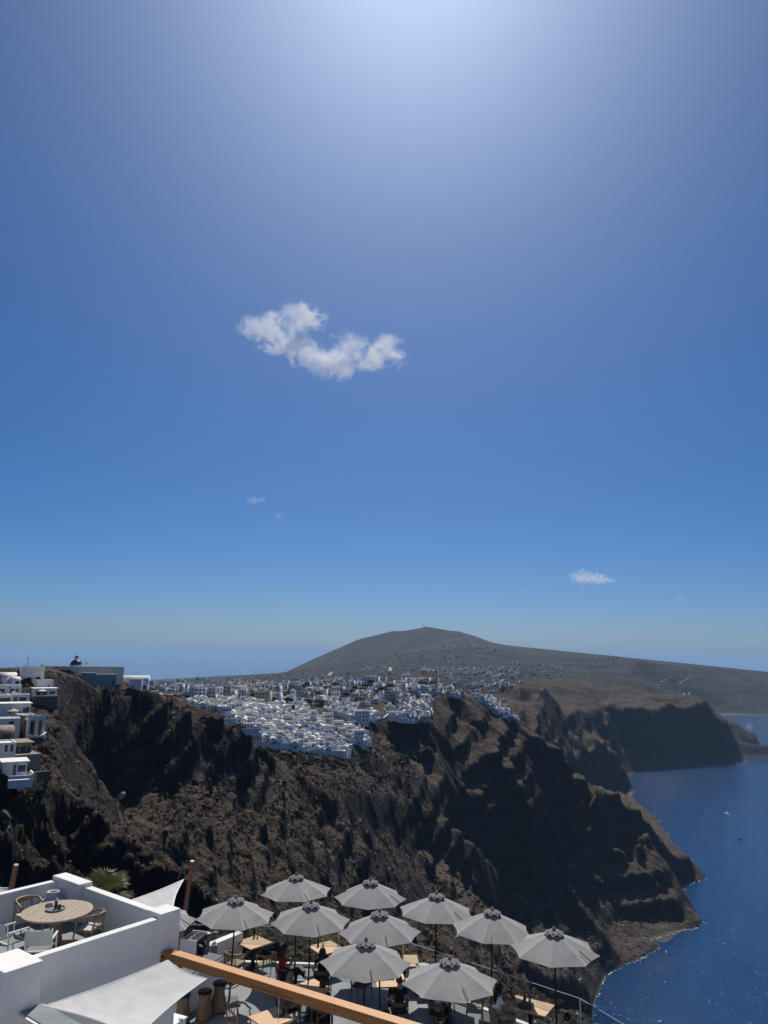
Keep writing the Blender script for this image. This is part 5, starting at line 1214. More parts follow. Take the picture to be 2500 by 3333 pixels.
# vase in the corner
v_ = ST(-.12, 4.08, PF); vs = part('vase', lambda bm: add_lathe(bm, [(0, 0), (.2, 0), (.29, .14), (.3, .3), (.22, .46), (.11, .54), (.1, .6), (.13, .64), (.11, .645), (.085, .6), (.09, .54)], 32), ceramic, None, True); vs.location = v_; vs.scale = (1.2, 1.2, 1.08)
tag(vs, 'round-bellied white ceramic vase in the patio corner', 'vase')
# ---------------- chairs
def sling_chair(label):
    """white metal director-style chair, facing +y"""
    t = empty('sling_chair', (0, 0, 0), 0, label, 'chair', 'white sling chairs at the round table')
    for sx in (-1, 1):
        part('leg', lambda bm: add_tube(bm, [(sx * .27, -.22, 0), (sx * .27, -.20, .45), (sx * .27, -.27, .86)], .017, 8), white_metal, t)
        part('leg', lambda bm: add_tube(bm, [(sx * .27, .24, 0), (sx * .27, .22, .64)], .017, 8), white_metal, t)
        part('armrest', lambda bm: add_box(bm, (sx * .27, 0, .65), (.045, .5, .025), bevel=.008), white_metal, t)
    part('seat_frame', lambda bm: (add_box(bm, (0, -.2, .40), (.54, .03, .03)), add_box(bm, (0, .22, .40), (.54, .03, .03))), white_metal, t)
    def sling(bm):
        n = 8; g = [[bm.verts.new((-.255 + .51 * i / n, -.2 + .42 * j / n, .425 - .03 * math.sin(math.pi * i / n))) for i in range(n + 1)] for j in range(n + 1)]
        for j in range(n):
            for i in range(n): bm.faces.new((g[j][i], g[j][i + 1], g[j + 1][i + 1], g[j + 1][i]))
    part('seat', sling, grey_sling, t, True)
    def back(bm):
        n = 8; g = [[bm.verts.new((-.272 + .544 * i / n, -.245 - .09 * j / n - .035 * math.sin(math.pi * i / n), .54 + .33 * j / n - .02 * math.sin(math.pi * i / n) * (j / n))) for i in range(n + 1)] for j in range(n + 1)]
        for j in range(n):
            for i in range(n): bm.faces.new((g[j][i], g[j][i + 1], g[j + 1][i + 1], g[j + 1][i]))
    part('backrest', back, white_sling, t, True)
    return t
def wood_chair(label, wood, weave, group):
    """armchair with bowed top rail, facing +y"""
    t = empty('armchair', (0, 0, 0), 0, label, 'chair', group)
    for sx in (-1, 1):
        part('leg', lambda bm: add_tube(bm, [(sx * .25, -.24, 0), (sx * .23, -.2, .44), (sx * .22, -.25, .72)], [.014, .022, .018], 8), wood, t)
        part('leg', lambda bm: add_tube(bm, [(sx * .28, .25, 0), (sx * .26, .22, .44), (sx * .27, .16, .64)], [.014, .022, .017], 8), wood, t)
    def bow(bm):
        pts = []
        for q in range(17):
            a = math.pi * (1 + q / 16); pts.append((math.cos(a) * .285, math.sin(a) * .27 - .02, .735 + .02 * math.sin(math.pi * q / 16)))
        pts = [(-.28, .22, .655), (-.285, .1, .68)] + pts + [(.285, .1, .68), (.28, .22, .655)]
        add_tube(bm, pts, [.02, .026] + [.028] * 17 + [.026, .02], 8)
    part('armrest_bow', bow, wood, t, True)
    def rail(bm):
        n = 10
        g = [[bm.verts.new((-.24 + .48 * i / n, -.235 - .06 * math.sin(math.pi * i / n) + .012 * k, .66 + .12 * j)) for i in range(n + 1)] for k in (0, 1) for j in (0, 1)]
        for i in range(n):
            for a, b_ in ((0, 1), (1, 3), (3, 2), (2, 0)): bm.faces.new((g[a][i], g[a][i + 1], g[b_][i + 1], g[b_][i]))
    part('back_rail', rail, wood, t)
    def web(bm):
        n = 9
        for q in range(n):
            x = -.2 + .4 * q / (n - 1); add_tube(bm, [(x, -.215, .45), (x * .9 + (.04 if q % 2 else -.04), -.255, .56), (x, -.27, .68)], .007, 4)
    part('back_weave', web, weave, t)
    part('seat_frame', lambda bm: (add_box(bm, (0, .22, .43), (.5, .035, .04)), add_box(bm, (0, -.2, .43), (.44, .035, .04)), add_box(bm, (-.24, 0, .431), (.035, .41, .038)), add_box(bm, (.24, 0, .431), (.035, .41, .038))), wood, t)
    def seat(bm):
        n = 12
        for q in range(n): add_box(bm, (-.21 + .42 * q / (n - 1), .01, .442 + .004 * (q % 2)), (.03, .40, .014))
        for q in range(9): add_box(bm, (0, -.17 + .36 * q / 8, .449 - .004 * (q % 2)), (.44, .022, .01))
    part('seat', seat, weave, t)
    return t
sc0 = sling_chair('white sling chair with its back to the near patio wall')
p_ = ST(-1.82, 1.5, PF); sc0.location = p_; dv = Vector((tc_.x - p_.x, tc_.y - p_.y)); sc0.rotation_euler = (0, 0, math.atan2(dv.y, dv.x) - math.pi / 2)
sc1 = copy_tree(sc0); sc1['label'] = 'white sling chair at the open side of the round table, seen edge on'; p_ = ST(-2.0, 2.45, PF); sc1.location = p_; dv = Vector((tc_.x - p_.x, tc_.y - p_.y)); sc1.rotation_euler = (0, 0, math.atan2(dv.y, dv.x) - math.pi / 2)
wc0 = wood_chair('pale wood armchair with white woven seat inside the patio', chair_wood, rope, 'armchairs at the round table'); p_ = ST(-.5, 1.75, PF); wc0.location = p_; dv = Vector((tc_.x - p_.x, tc_.y - p_.y)); wc0.rotation_euler = (0, 0, math.atan2(dv.y, dv.x) - math.pi / 2)
for ch in wc0.children:
    if ch.name.startswith('seat') and 'frame' not in ch.name: ch.data = ch.data.copy(); ch.data.materials[0] = ceramic
wc1 = copy_tree(wc0); wc1['label'] = 'pale wood armchair half hidden behind the round table'; p_ = ST(-.95, 3.72, PF); wc1.location = p_; dv = Vector((tc_.x - p_.x, tc_.y - p_.y)); wc1.rotation_euler = (0, 0, math.atan2(dv.y, dv.x) - math.pi / 2)
# ---------------- beam
bs = ST(.32, -.04, 293.3); be = at_z(1250, 3326, 293.3); be = bs + (be - bs) * 1.2; bd = be - bs; bl = bd.length
beam = empty('timber_beam', bs, math.atan2(bd.y, bd.x), 'long varnished timber beam fixed to the white corner pillar', 'beam')
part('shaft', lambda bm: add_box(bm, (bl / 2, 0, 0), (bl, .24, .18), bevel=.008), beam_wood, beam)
part('lit_top_strip', lambda bm: add_box(bm, (bl / 2 + .16, -.004, .098), (bl - .32, .234, .014), bevel=.003), beam_top, beam)  # thin strip that carries the painted sunlight on the beam's top face
part('bracket', lambda bm: (add_box(bm, (.05, 0, -.112), (.1, .3, .02)), add_tube(bm, [(.05, -.16, 0), (.05, .16, 0)], .02, 8)), black_metal, beam)
part('groove_lamp', lambda bm: add_box(bm, (bl * .46, -.122, -.04), (1.1, .012, .03)), post_wood, beam)
# pendant lamps under the beam
for k_, (px, py) in enumerate(((866, 3235), (1056, 3290))):
    D = ray(px, py); f_ = .52 if k_ == 0 else .70
    b0 = bs + bd * ((0.475, 0.66)[k_]); t = empty('pendant_lamp', (b0.x, b0.y, 291.9), 0, ['white bowl pendant lamp hanging under the middle of the beam', 'white bowl pendant lamp hanging under the outer beam'][k_], 'lamp', 'pendant lamps under the beam')
    part('cable', lambda bm: add_tube(bm, [(0, 0, .2), (0, 0, 1.3)], .006, 6), white_metal, t)
    part('shade', lambda bm: add_lathe(bm, [(.05, .2), (.1, .18), (.2, .08), (.22, 0), (.205, 0), (.18, .07), (.05, .16)], 24), ceramic, t, True); part('cap', lambda bm: add_lathe(bm, [(0, .29), (.035, .28), (.05, .19)], 14), steel, t)
# ---------------- shade sails
def sail(name, corners, sag, label, mat, edge_in=.12, hem=.03, n=16):
    """cloth hung from three or four points, edges bowed inwards"""
    t = empty(name, corners[0], 0, label, 'shade sail'); o0 = Vector(corners[0]); Cn = [Vector(c) - o0 for c in corners]
    if len(Cn) == 3: Cn = Cn + [Cn[2]]
    cen = sum(Cn, Vector()) / 4
    def pt(u, v):
        p = Cn[0] * (1 - u) * (1 - v) + Cn[1] * u * (1 - v) + Cn[2] * u * v + Cn[3] * (1 - u) * v
        bow = edge_in * (4 * u * (1 - u) * abs(2 * v - 1) ** 3 + 4 * v * (1 - v) * abs(2 * u - 1) ** 3)
        p = p.lerp(cen, bow * .5); p.z -= sag * 16 * u * (1 - u) * v * (1 - v)
        p.z += .006 * math.sin(9 * u + 5 * v) * math.sin(14 * v + 3 * u) * 16 * u * (1 - u) * v * (1 - v)
        return p
    def cloth(bm):
        g = [[bm.verts.new(pt(i / n, j / n)) for i in range(n + 1)] for j in range(n + 1)]
        for j in range(n):
            for i in range(n):
                try: bm.faces.new((g[j][i], g[j][i + 1], g[j + 1][i + 1], g[j + 1][i]))
                except ValueError: pass
        bmesh.ops.remove_doubles(bm, verts=bm.verts, dist=1e-4)
    part('cloth', cloth, mat, t, True)
    for e in range(4):
        def edge(bm):
            q = [(i / n, 0) for i in range(n + 1)] if e == 0 else [(1, i / n) for i in range(n + 1)] if e == 1 else [(i / n, 1) for i in range(n + 1)] if e == 2 else [(0, i / n) for i in range(n + 1)]
            P = [pt(*z_) for z_ in q]
            if (P[0] - P[-1]).length > .05: add_tube(bm, P, hem, 6)
        ob = part('hem', edge, sail_hem, t)
        if not len(ob.data.vertices): bpy.data.objects.remove(ob)
    return t
s1 = sail('shade_sail', [ST(-2.86, -.62, 293.42), ST(.04, -.5, 293.36), ST(.1, -1.75, 293.28), ST(-2.3, -2.75, 293.3)], .10, 'broad ivory shade sail stretched beside the patio wall, below the beam', sail_cloth, .16, .013)
o0 = s1.location
a_ = ST(.1, -1.75, 293.28); b_ = bs + bd * .285 + Vector((0, 0, -.05)); part('rope', lambda bm: add_tube(bm, [a_ - o0, b_ - o0], .012, 6), steel, s1)
a2_ = ST(.04, -.5, 293.36); b2_ = ST(.3, -.06, 293.25); part('rope', lambda bm: add_tube(bm, [a2_ - o0, b2_ - o0], .008, 6), black_metal, s1)
# post and far sail
def post(px_top, py_top, px_bot, py_bot, k_, zb, label, r_=.085):
    top = Vector((0, 0, HC)) + ray(px_top, py_top) * k_; lo = Vector((0, 0, HC)) + ray(px_bot, py_bot) * k_; dr_ = (lo - top); foot = top + dr_ * ((zb - top.z) / dr_.z)
    t = empty('timber_post', foot, 0, label, 'post'); part('shaft', lambda bm: add_tube(bm, [(0, 0, 0), (top - foot) * .99, (top - foot)], [r_, r_ * .95, r_ * .82], 16), post_wood, t, False)
    part('eye_bolt', lambda bm: add_tube(bm, [(top - foot) * .8 + Vector((-r_, 0, 0)), (top - foot) * .8 + Vector((-r_ - .12, 0, .02))], .015, 6), steel, t); return t, top, foot
tp, ptop, pfoot = post(626, 2802, 606, 2945, 26.0, FL, 'varnished round timber post holding the far shade sail')
tip = pfoot + (ptop - pfoot) * .79 + Vector((-.22, 0, 0))
sail('shade_sail', [tip, Vector((0, 0, HC)) + ray(405, 2938) * 22.5, Vector((0, 0, HC)) + ray(470, 2985) * 21.0, Vector((0, 0, HC)) + ray(563, 2950) * 23.2], .06, 'ivory shade sail rising to the round timber post', sail_cloth, .22, .022)
tp2, ptop2, pfoot2 = post(53, 2814, 36, 2895, 22.5, 288.5, 'pale timber post with rope beyond the patio wall', .085)
rp = pfoot2 + (ptop2 - pfoot2) * .86; re_ = Vector((0, 0, HC)) + ray(-60, 2870) * 22.5
rr0 = part('rope_barrier', lambda bm: add_tube(bm, [rp, rp.lerp(re_, .33) + Vector((0, 0, -.06)), rp.lerp(re_, .66) + Vector((0, 0, -.05)), re_], .028, 8), sail_hem, None); tag(rr0, 'thick pale rope tied to the post beyond the patio', 'rope')
sl = sail('shade_sail', [Vector((0, 0, HC)) + ray(34, 2902) * 21.5, Vector((0, 0, HC)) + ray(-80, 2875) * 22.5, Vector((0, 0, HC)) + ray(-120, 2930) * 20, Vector((0, 0, HC)) + ray(10, 2925) * 20.5], .05, 'corner of a grey shade sail behind the patio back wall', canvas, .1, .02)
# ---------------- fan palm behind the patio
def fan_palm(loc, label, R_=1.0):
    t = empty('fan_palm', loc, 0.4, label, 'palm'); r = random.Random(5)
    part('trunk', lambda bm: add_tube(bm, [(0, 0, -3), (.05, 0, -1), (0, 0, 0.05)], [.2, .18, .14], 10), simple('palm_trunk_fibre', (0.09, 0.06, 0.035), .95, .4, 8), t)
    gm = [simple('fresh_palm_leaf', (0.17, 0.165, 0.05), .5, .25, 4), simple('old_palm_leaf', (0.10, 0.09, 0.04), .6, .3, 4)]
    for k_ in range(26):
        a = k_ * 2.4 + r.uniform(-.2, .2); el = r.uniform(-.25, 1.25)
        d = Vector((math.cos(a) * math.cos(el), math.sin(a) * math.cos(el), math.sin(el))); side = d.cross(Vector((0, 0, 1)))
        side = side.normalized() if side.length > .05 else Vector((1, 0, 0)); up = side.cross(d).normalized(); L0 = R_ * r.uniform(.5, .8); base = d * L0
        def leaf(bm):
            add_tube(bm, [(0, 0, 0), base * .5 + Vector((0, 0, .03)), base], [.014, .011, .008], 5)
            n = 15
            for q in range(n):
                th = (q / (n - 1) - .5) * 2.7; v = (d * math.cos(th) + side * math.sin(th)).normalized(); ln_ = R_ * (.62 + .12 * math.cos(th)) * r.uniform(.85, 1.05); w_ = .017
                nn = up.cross(v).normalized(); m_ = base + v * ln_ * .55 + up * .02; e_ = base + v * ln_ + Vector((0, 0, -.22 * ln_ * ln_ - .03))
                a1 = bm.verts.new(base + nn * w_ * .4); a2 = bm.verts.new(base - nn * w_ * .4); b1 = bm.verts.new(m_ + nn * w_); b2 = bm.verts.new(m_ - nn * w_); e1 = bm.verts.new(e_)
                bm.faces.new((a1, a2, b2, b1)); bm.faces.new((b1, b2, e1))
        part('frond', leaf, gm[0 if el > .2 else 1], t)
fan_palm(Vector((0, 0, HC)) + ray(335, 2930) * 23.0, 'green fan palm spreading behind the patio side wall', .78)
# ---------------- lower terrace
A_ = at_z(888, 3136, FL); B_ = at_z(1030, 3142, FL); C_ = at_z(1548, 3273, FL); G_ = at_z(1892, 3370, FL); 
def gl_(px, py): q = at_z(px, py, FL + 1.15); q.z = FL; return q
A_ = gl_(791, 3018); B_ = gl_(1103, 3028); B2_ = gl_(1312, 3068); C_ = gl_(1600, 3163); G_ = gl_(1888, 3258); G2_ = gl_(1935, 3286)
edge = [gl_(600, 3016), A_, B_, B2_, C_, G_, G_ + (G2_ - G_).normalized() * 6.5]
low = empty('lower_terrace', (0, 26, FL), 0, 'lower restaurant terrace with grey cement floor and white kerb', 'terrace')
def slab(bm, poly, z0, z1, off=Vector((0, 26, FL))):
    a = [bm.verts.new((p.x - off.x, p.y - off.y, z1)) for p in poly]; b_ = [bm.verts.new((p.x - off.x, p.y - off.y, z0)) for p in poly]
    bm.faces.new(a); bm.faces.new(b_[::-1])
    for q in range(len(a)): bm.faces.new((a[q], b_[q], b_[(q + 1) % len(a)], a[(q + 1) % len(a)]))
floor_poly = [Vector((-12, 12, 0)), Vector((-12, edge[0].y, 0))] + edge + [Vector((edge[-1].x, 12, 0))]
part('floor', lambda bm: slab(bm, floor_poly, -.35, 0), cement, low)
part('podium', lambda bm: slab(bm, [p.lerp(Vector((-2, 22, 0)), .02) for p in floor_poly], -14, -.352), white_wall, low)
def kerb(bm, p, q, w=.16, h=.1):
    d = (q - p); d.z = 0; n_ = Vector((-d.y, d.x, 0)).normalized(); L_ = d.length; c_ = (p + q) / 2 - Vector((0, 26, FL)); add_box(bm, (c_.x, c_.y, h / 2 + .002), (L_ + .1, w, h), math.atan2(d.y, d.x), bevel=.01)
for p, q in zip(edge, edge[1:]): part('kerb', lambda bm: kerb(bm, p, q), white_wall, low)
# glass balustrade
gb = empty('glass_balustrade', (0, 26, FL), 0, 'frameless glass balustrade along the terrace edge', 'balustrade')
for p, q in zip(edge, edge[1:]):
    d = q - p; L_ = d.length; n_ = max(1, round(L_ / 1.35))
    for k_ in range(n_):
        a0 = p + d * ((k_ + .015) / n_); a1 = p + d * ((k_ + .985) / n_); c_ = (a0 + a1) / 2 - Vector((0, 26, FL))
        part('pane', lambda bm: add_box(bm, (c_.x, c_.y, .66), ((a1 - a0).length, .016, 1.08), math.atan2(d.y, d.x)), pane_glass, gb)
        part('clamp', lambda bm: add_box(bm, (a0.x, a0.y - 26, .17), (.06, .05, .14)), steel, gb)
    c_ = (p + q) / 2 - Vector((0, 26, FL)); part('rail', lambda bm: add_box(bm, (c_.x, c_.y, 1.212), (L_, .018, .012), math.atan2(d.y, d.x)), steel, gb)
    part('post', lambda bm: add_box(bm, (q.x, q.y - 26, .61), (.035, .035, 1.19)), steel, gb)
# ---------------- umbrellas
def umbrella(top, yaw, label, open_k=1.0, R_=1.215, drop=.49):
    t = empty('umbrella', (top.x, top.y, FL), yaw, label, 'umbrella', 'grey market umbrellas on the lower terrace'); zt = top.z - FL
    r = random.Random(label); t.rotation_euler = (r.uniform(-.03, .03), r.uniform(-.03, .03), yaw); drop *= r.uniform(.93, 1.07)
    def canopy(bm):
        nr, ns = 9, 6; rings = []
        for j in range(nr + 1):
            f = j / nr; ring = []
            for s in range(8 * ns):
                seg, u = divmod(s, ns); u /= ns; a0 = -math.pi / 2 + seg * math.pi / 4; a1 = a0 + math.pi / 4
                p = Vector((math.cos(a0), math.sin(a0), 0)).lerp(Vector((math.cos(a1), math.sin(a1), 0)), u) * R_ * f
                bow = 4 * u * (1 - u)
                p *= 1 - .055 * bow * f ** 3                       # edge drawn in between ribs
                z = zt - drop * (f ** 1.12) - .035 * bow * f * (1 - .3 * f) + .008 * bow * math.sin(7 * f + seg * 2.1) * f
                ring.append(bm.verts.new((p.x, p.y, z)) if j else None)
            if j == 0: c_ = bm.verts.new((0, 0, zt)); ring = [c_] * (8 * ns)
            rings.append(ring)
        n = 8 * ns
        for j in range(nr):
            for s in range(n):
                a, b_, c_, d_ = rings[j][s], rings[j][(s + 1) % n], rings[j + 1][(s + 1) % n], rings[j + 1][s]
                if j == 0: bm.faces.new((a, d_, c_))
                else: bm.faces.new((a, d_, c_, b_))
    co = part('canopy', canopy, canvas, t); smooth_by_angle(co.data, 12)
    def vent(bm):
        n = 32; c_ = bm.verts.new((0, 0, zt + .075)); rr = []
        for f in (.5, 1):
            rr.append([bm.verts.new((math.cos(2 * math.pi * s / n) * .26 * f * (1 + .05 * math.cos(8 * 2 * math.pi * s / n)), math.sin(2 * math.pi * s / n) * .26 * f * (1 + .05 * math.cos(8 * 2 * math.pi * s / n)), zt + .075 - .10 * f + (.03 * math.cos(8 * 2 * math.pi * s / n + math.pi) * f))) for s in range(n)])
        for s in range(n): bm.faces.new((c_, rr[0][s], rr[0][(s + 1) % n])); bm.faces.new((rr[0][s], rr[1][s], rr[1][(s + 1) % n], rr[0][(s + 1) % n]))
    part('vent_cap', vent, canvas_dk, co, True)
    part('vent_gap', lambda bm: add_lathe(bm, [(.235, zt - .05), (.2, zt + .0)], 24), black_metal, co)  # black ring stands in for the shade under the vent cap
    part('finial', lambda bm: add_lathe(bm, [(.045, zt + .06), (.05, zt + .1), (.02, zt + .13), (0, zt + .135)], 12), canvas_dk, t)
    for s in range(8):
        a = -math.pi / 2 + s * math.pi / 4
        part('rib', lambda bm: (add_tube(bm, [(0, 0, zt - .03), (math.cos(a) * R_ * .5, math.sin(a) * R_ * .5, zt - .03 - drop * .46), (math.cos(a) * R_ * 1.0, math.sin(a) * R_ * 1.0, zt - .012 - drop)], .009, 5), add_tube(bm, [(0, 0, zt - .75), (math.cos(a) * R_ * .5, math.sin(a) * R_ * .5, zt - .04 - drop * .46)], .008, 5)), black_metal, t)
    part('pole', lambda bm: add_tube(bm, [(0, 0, .05), (0, 0, zt + .02)], .024, 10), black_metal, t)
    part('hub', lambda bm: add_tube(bm, [(0, 0, zt - .82), (0, 0, zt - .7)], .045, 10), black_metal, t)
    part('base', lambda bm: (add_box(bm, (0, 0, .04), (.6, .6, .08), bevel=.015), add_tube(bm, [(0, 0, .08), (0, 0, .34)], .035, 10)), cement_dk, t)
    a = -math.pi / 2 + (.16 if r.random() < .5 else 1.05); part('tie_strap', lambda bm: add_tube(bm, [(math.cos(a) * R_ * f_ * .97, math.sin(a) * R_ * f_ * .97, zt + .02 - drop * f_ ** 1.12) for f_ in (1.0, .85, .72, .66, .7, .82, .96)] if True else [], .013, 4), black_metal, co)
    return t
UM = [('umbrella beside the bar, over the table with two empty wood chairs', 762, 2926, 11), ('outermost umbrella along the straight glass, nearest the timber post', 970, 2855, 13), ('umbrella between the bar and the seated woman in red', 1012, 2940, 6), ('umbrella at the bend of the glass balustrade', 1206, 2870, -3), ('umbrella in the middle of the terrace', 1241, 2973, 3), ('umbrella closest to the varnished beam', 1186, 3067, 0), ('umbrella along the slanted glass, first after the bend', 1416, 2916, -16), ('umbrella along the slanted glass, second after the bend', 1594, 2968, -12), ('umbrella beside the woman in white, widest to see', 1463, 3131, 13), ('umbrella at the far end of the slanted glass, over the sea', 1804, 3032, -5)]
for lb, px, py, yw in UM:
    top = at_z(px, py, 292.6); umbrella(top, math.radians(yw) - math.atan2(top.x, top.y), 'grey canvas ' + lb)
k11 = umbrella(at_z(520, 2948, 292.2), .25, 'grey canvas umbrella tucked behind the white corner pillar')
# ---------------- tables, chairs
def cafe_table(loc, yaw, label, w=.9, d=.9):
    t = empty('cafe_table', (loc.x, loc.y, FL), yaw, label, 'table', 'square oak tables on the lower terrace')
    n = 6
    for q in range(n): part('board', lambda bm: add_box(bm, (0, -d / 2 + d * (q + .5) / n, .735), (w, d / n - .002, .04), bevel=.003), oak, t)
    part('column', lambda bm: add_box(bm, (0, 0, .37), (.09, .09, .69)), black_metal, t); part('foot', lambda bm: add_box(bm, (0, 0, .02), (.5, .5, .035), bevel=.01), black_metal, t); part('top_plate', lambda bm: add_box(bm, (0, 0, .705), (w * .45, d * .45, .015)), black_metal, t)
    return t
Zt = FL + .755
T1 = at_z(826, 3066, Zt); T2 = at_z(1062, 3084, Zt); T3 = at_z(1316, 3126, Zt); T4 = at_z(884, 3312, Zt); T5 = at_z(1726, 3272, Zt); T6 = at_z(1010, 3215, Zt); T7 = at_z(1270, 3190, Zt); T8 = at_z(1455, 3235, Zt)
cafe_table(T1, .8, 'oak table between two empty armchairs by the white parapet'); cafe_table(T2, .62, 'oak table in front of the woman in red, beside the glass'); cafe_table(T3, .05, 'oak table with plate and dark bottle beside the glass bend'); cafe_table(T4, .72, 'oak table under the middle pendant lamp'); cafe_table(T5, -.55, 'oak table of the woman in white at the slanted glass', 1.15, .8); cafe_table(T6, .7, 'oak table behind the beam between two guests'); cafe_table(T7, .1, 'oak table shaded under the umbrella closest to the beam'); cafe_table(T8, .1, 'oak table shaded under the widest umbrella')
CH = []
c_proto = wood_chair('', chair_wood, rope, 'wood armchairs on the lower terrace'); d_proto = wood_chair('', chair_dark, rope_dk, 'wood armchairs on the lower terrace'); used = [False, False]
def put_chair(loc, look, label, dark=False):
    p0 = d_proto if dark else c_proto; i = int(dark)
    o = p0 if not used[i] else copy_tree(p0); used[i] = True
    dv = Vector((look.x - loc.x, look.y - loc.y)); o.location = (loc.x, loc.y, FL); o.rotation_euler = (0, 0, math.atan2(dv.y, dv.x) - math.pi / 2); o['label'] = label; return o
def fl(px, py, h=0.0): q = at_z(px, py, FL + h); q.z = FL; return q
put_chair(fl(762, 3132, .44), T1, 'empty pale armchair with its back to the bar'); put_chair(fl(868, 3136, .44), T1, 'empty pale armchair on the beam side of the first table')
put_chair(fl(775, 3318, .44), T4, 'pale armchair with netted back under the beam, at the pendant lamp table'); put_chair(fl(1045, 3325, .44), T4, 'dark armchair under the outer beam end', True)
SEATS = {'red': fl(932, 3071, 1.4), 'back': fl(1051, 3078, 1.4), 'blond': fl(940, 3165, 1.38), 'black': fl(1052, 3190, 1.4), 'mid': fl(1298, 3170, 1.4), 'sneaker': fl(1430, 3178, 1.4), 'white': fl(1627, 3197, 1.4), 'corner': fl(1850, 3290, 1.4), 'behind': fl(1442, 3123, 1.4)}
put_chair(SEATS['red'], SEATS['red'] + Vector((1, .25, 0)), 'dark armchair under the woman in red', True); put_chair(SEATS['back'], T2, 'dark armchair under the dark-haired guest at the glass table', True)
put_chair(SEATS['blond'], T6, 'dark armchair under the fair-haired guest behind the beam', True); put_chair(SEATS['black'], T6, 'dark armchair under the guest in black behind the beam', True)
put_chair(SEATS['mid'], T7, 'dark armchair shaded under the umbrella closest to the beam', True); put_chair(fl(1175, 3205, .44), T7, 'empty dark armchair partly under the umbrella closest to the beam', True)
put_chair(fl(1545, 3282, .44), T8, 'pale armchair with woven back beside the widest umbrella pole'); put_chair(SEATS['sneaker'], T8, 'dark armchair of the guest in sneakers', True)
put_chair(SEATS['white'], T5, 'pale armchair under the woman in white'); put_chair(SEATS['corner'], T5 + Vector((1.2, -1.2, 0)), 'dark armchair in the glass corner over the sea', True); put_chair(SEATS['behind'], T3, 'dark armchair of the guest hidden behind the widest umbrella', True)
# ---------------- things on tables
def lathe_thing(name, loc, prof, mat, label, cat, group=None, seg=16, sm=True):
    o = part(name, lambda bm: add_lathe(bm, prof, seg), mat, None, sm); o.location = loc; tag(o, label, cat, group); return o
BOT = [(0, 0), (.035, 0), (.036, .15), (.015, .2), (.014, .26), (0, .262)]
def on(T, dx, dy): return Vector((T.x + dx, T.y + dy, FL + .757))
lathe_thing('bottle', on(T1, -.05, .38), BOT, bottle_dark, 'dark bottle on the table between the empty armchairs', 'bottle'); lathe_thing('pepper_mill', on(T1, .07, .34), [(0, 0), (.03, 0), (.02, .07), (.03, .14), (0, .18)], chair_dark, 'dark pepper mill beside the bottle by the parapet', 'pepper mill')
lathe_thing('bottle', on(T3, -.1, .15), BOT, bottle_dark, 'dark bottle on the table at the glass bend', 'bottle'); lathe_thing('bottle', on(T4, .3, .16), BOT, bottle_dark, 'dark bottle on the pendant lamp table', 'bottle'); lathe_thing('ashtray', on(T4, .2, .06), [(0, 0), (.06, 0), (.065, .05), (.05, .05), (.045, .015), (0, .015)], black_metal, 'black ashtray on the pendant lamp table', 'ashtray')
pl_ = at_z(1377, 3144, Zt); st_t = cafe_table(Vector((pl_.x, pl_.y, 0)), .1, 'small oak side table with a white plate at the glass', .42, .42)
lathe_thing('plate', Vector((pl_.x, pl_.y, FL + .757)), [(0, .008), (.09, .008), (.155, .03), (.16, .036), (.15, .036), (.09, .016), (0, .016)], ceramic, 'white rimmed plate beside the glass bend', 'plate', seg=32)
lathe_thing('cup', on(T2, -.12, .2), [(0, 0), (.03, 0), (.04, .09), (.034, .09), (.026, .01), (0, .01)], paper, 'white paper cup on the table in front of the woman in red', 'cup'); lathe_thing('bottle', on(T2, -.28, .1), BOT, bottle_dark, 'dark bottle on the table in front of the woman in red', 'bottle')
for k_, (dx, dy, nm, pr, mt, lb) in enumerate([(-.42, .12, 'tumbler', [(0, 0), (.035, 0), (.04, .14), (.036, .14), (.031, .01), (0, .01)], grey_ceramic, 'tall grey tumbler on the table of the woman in white'), (-.12, .16, 'bottle', BOT, bottle_dark, 'dark bottle on the table of the woman in white'), (.02, .12, 'pepper_mill', [(0, 0), (.035, 0), (.022, .08), (.035, .2), (0, .24)], chair_dark, 'tall pepper mill on the table of the woman in white'), (-.02, .0, 'glass', [(0, 0), (.03, 0), (.035, .11), (.031, .11), (.027, .01), (0, .01)], steel, 'small shiny glass on the table of the woman in white'), (-.3, -.12, 'bowl', [(0, 0), (.06, 0), (.11, .06), (.1, .06), (.05, .012), (0, .012)], dark_ceramic, 'dark bowl on the table of the woman in white')]):
    lathe_thing(nm, on(T5, dx, dy), pr, mt, lb, nm.replace('_', ' '))
o = part('handbag', lambda bm: (add_box(bm, (0, 0, .08), (.3, .16, .16), bevel=.05), add_tube(bm, [(-.1, 0, .15), (-.06, 0, .27), (.06, 0, .27), (.1, 0, .15)], .01, 6)), dark_ceramic, None); o.location = on(T5, -.15, -.2); tag(o, 'black handbag on the table of the woman in white', 'bag')
o = part('napkin', lambda bm: add_box(bm, (0, 0, .005), (.16, .12, .01), .3), paper, None); o.location = on(T5, -.42, -.25); tag(o, 'folded white napkin on the table of the woman in white', 'napkin')
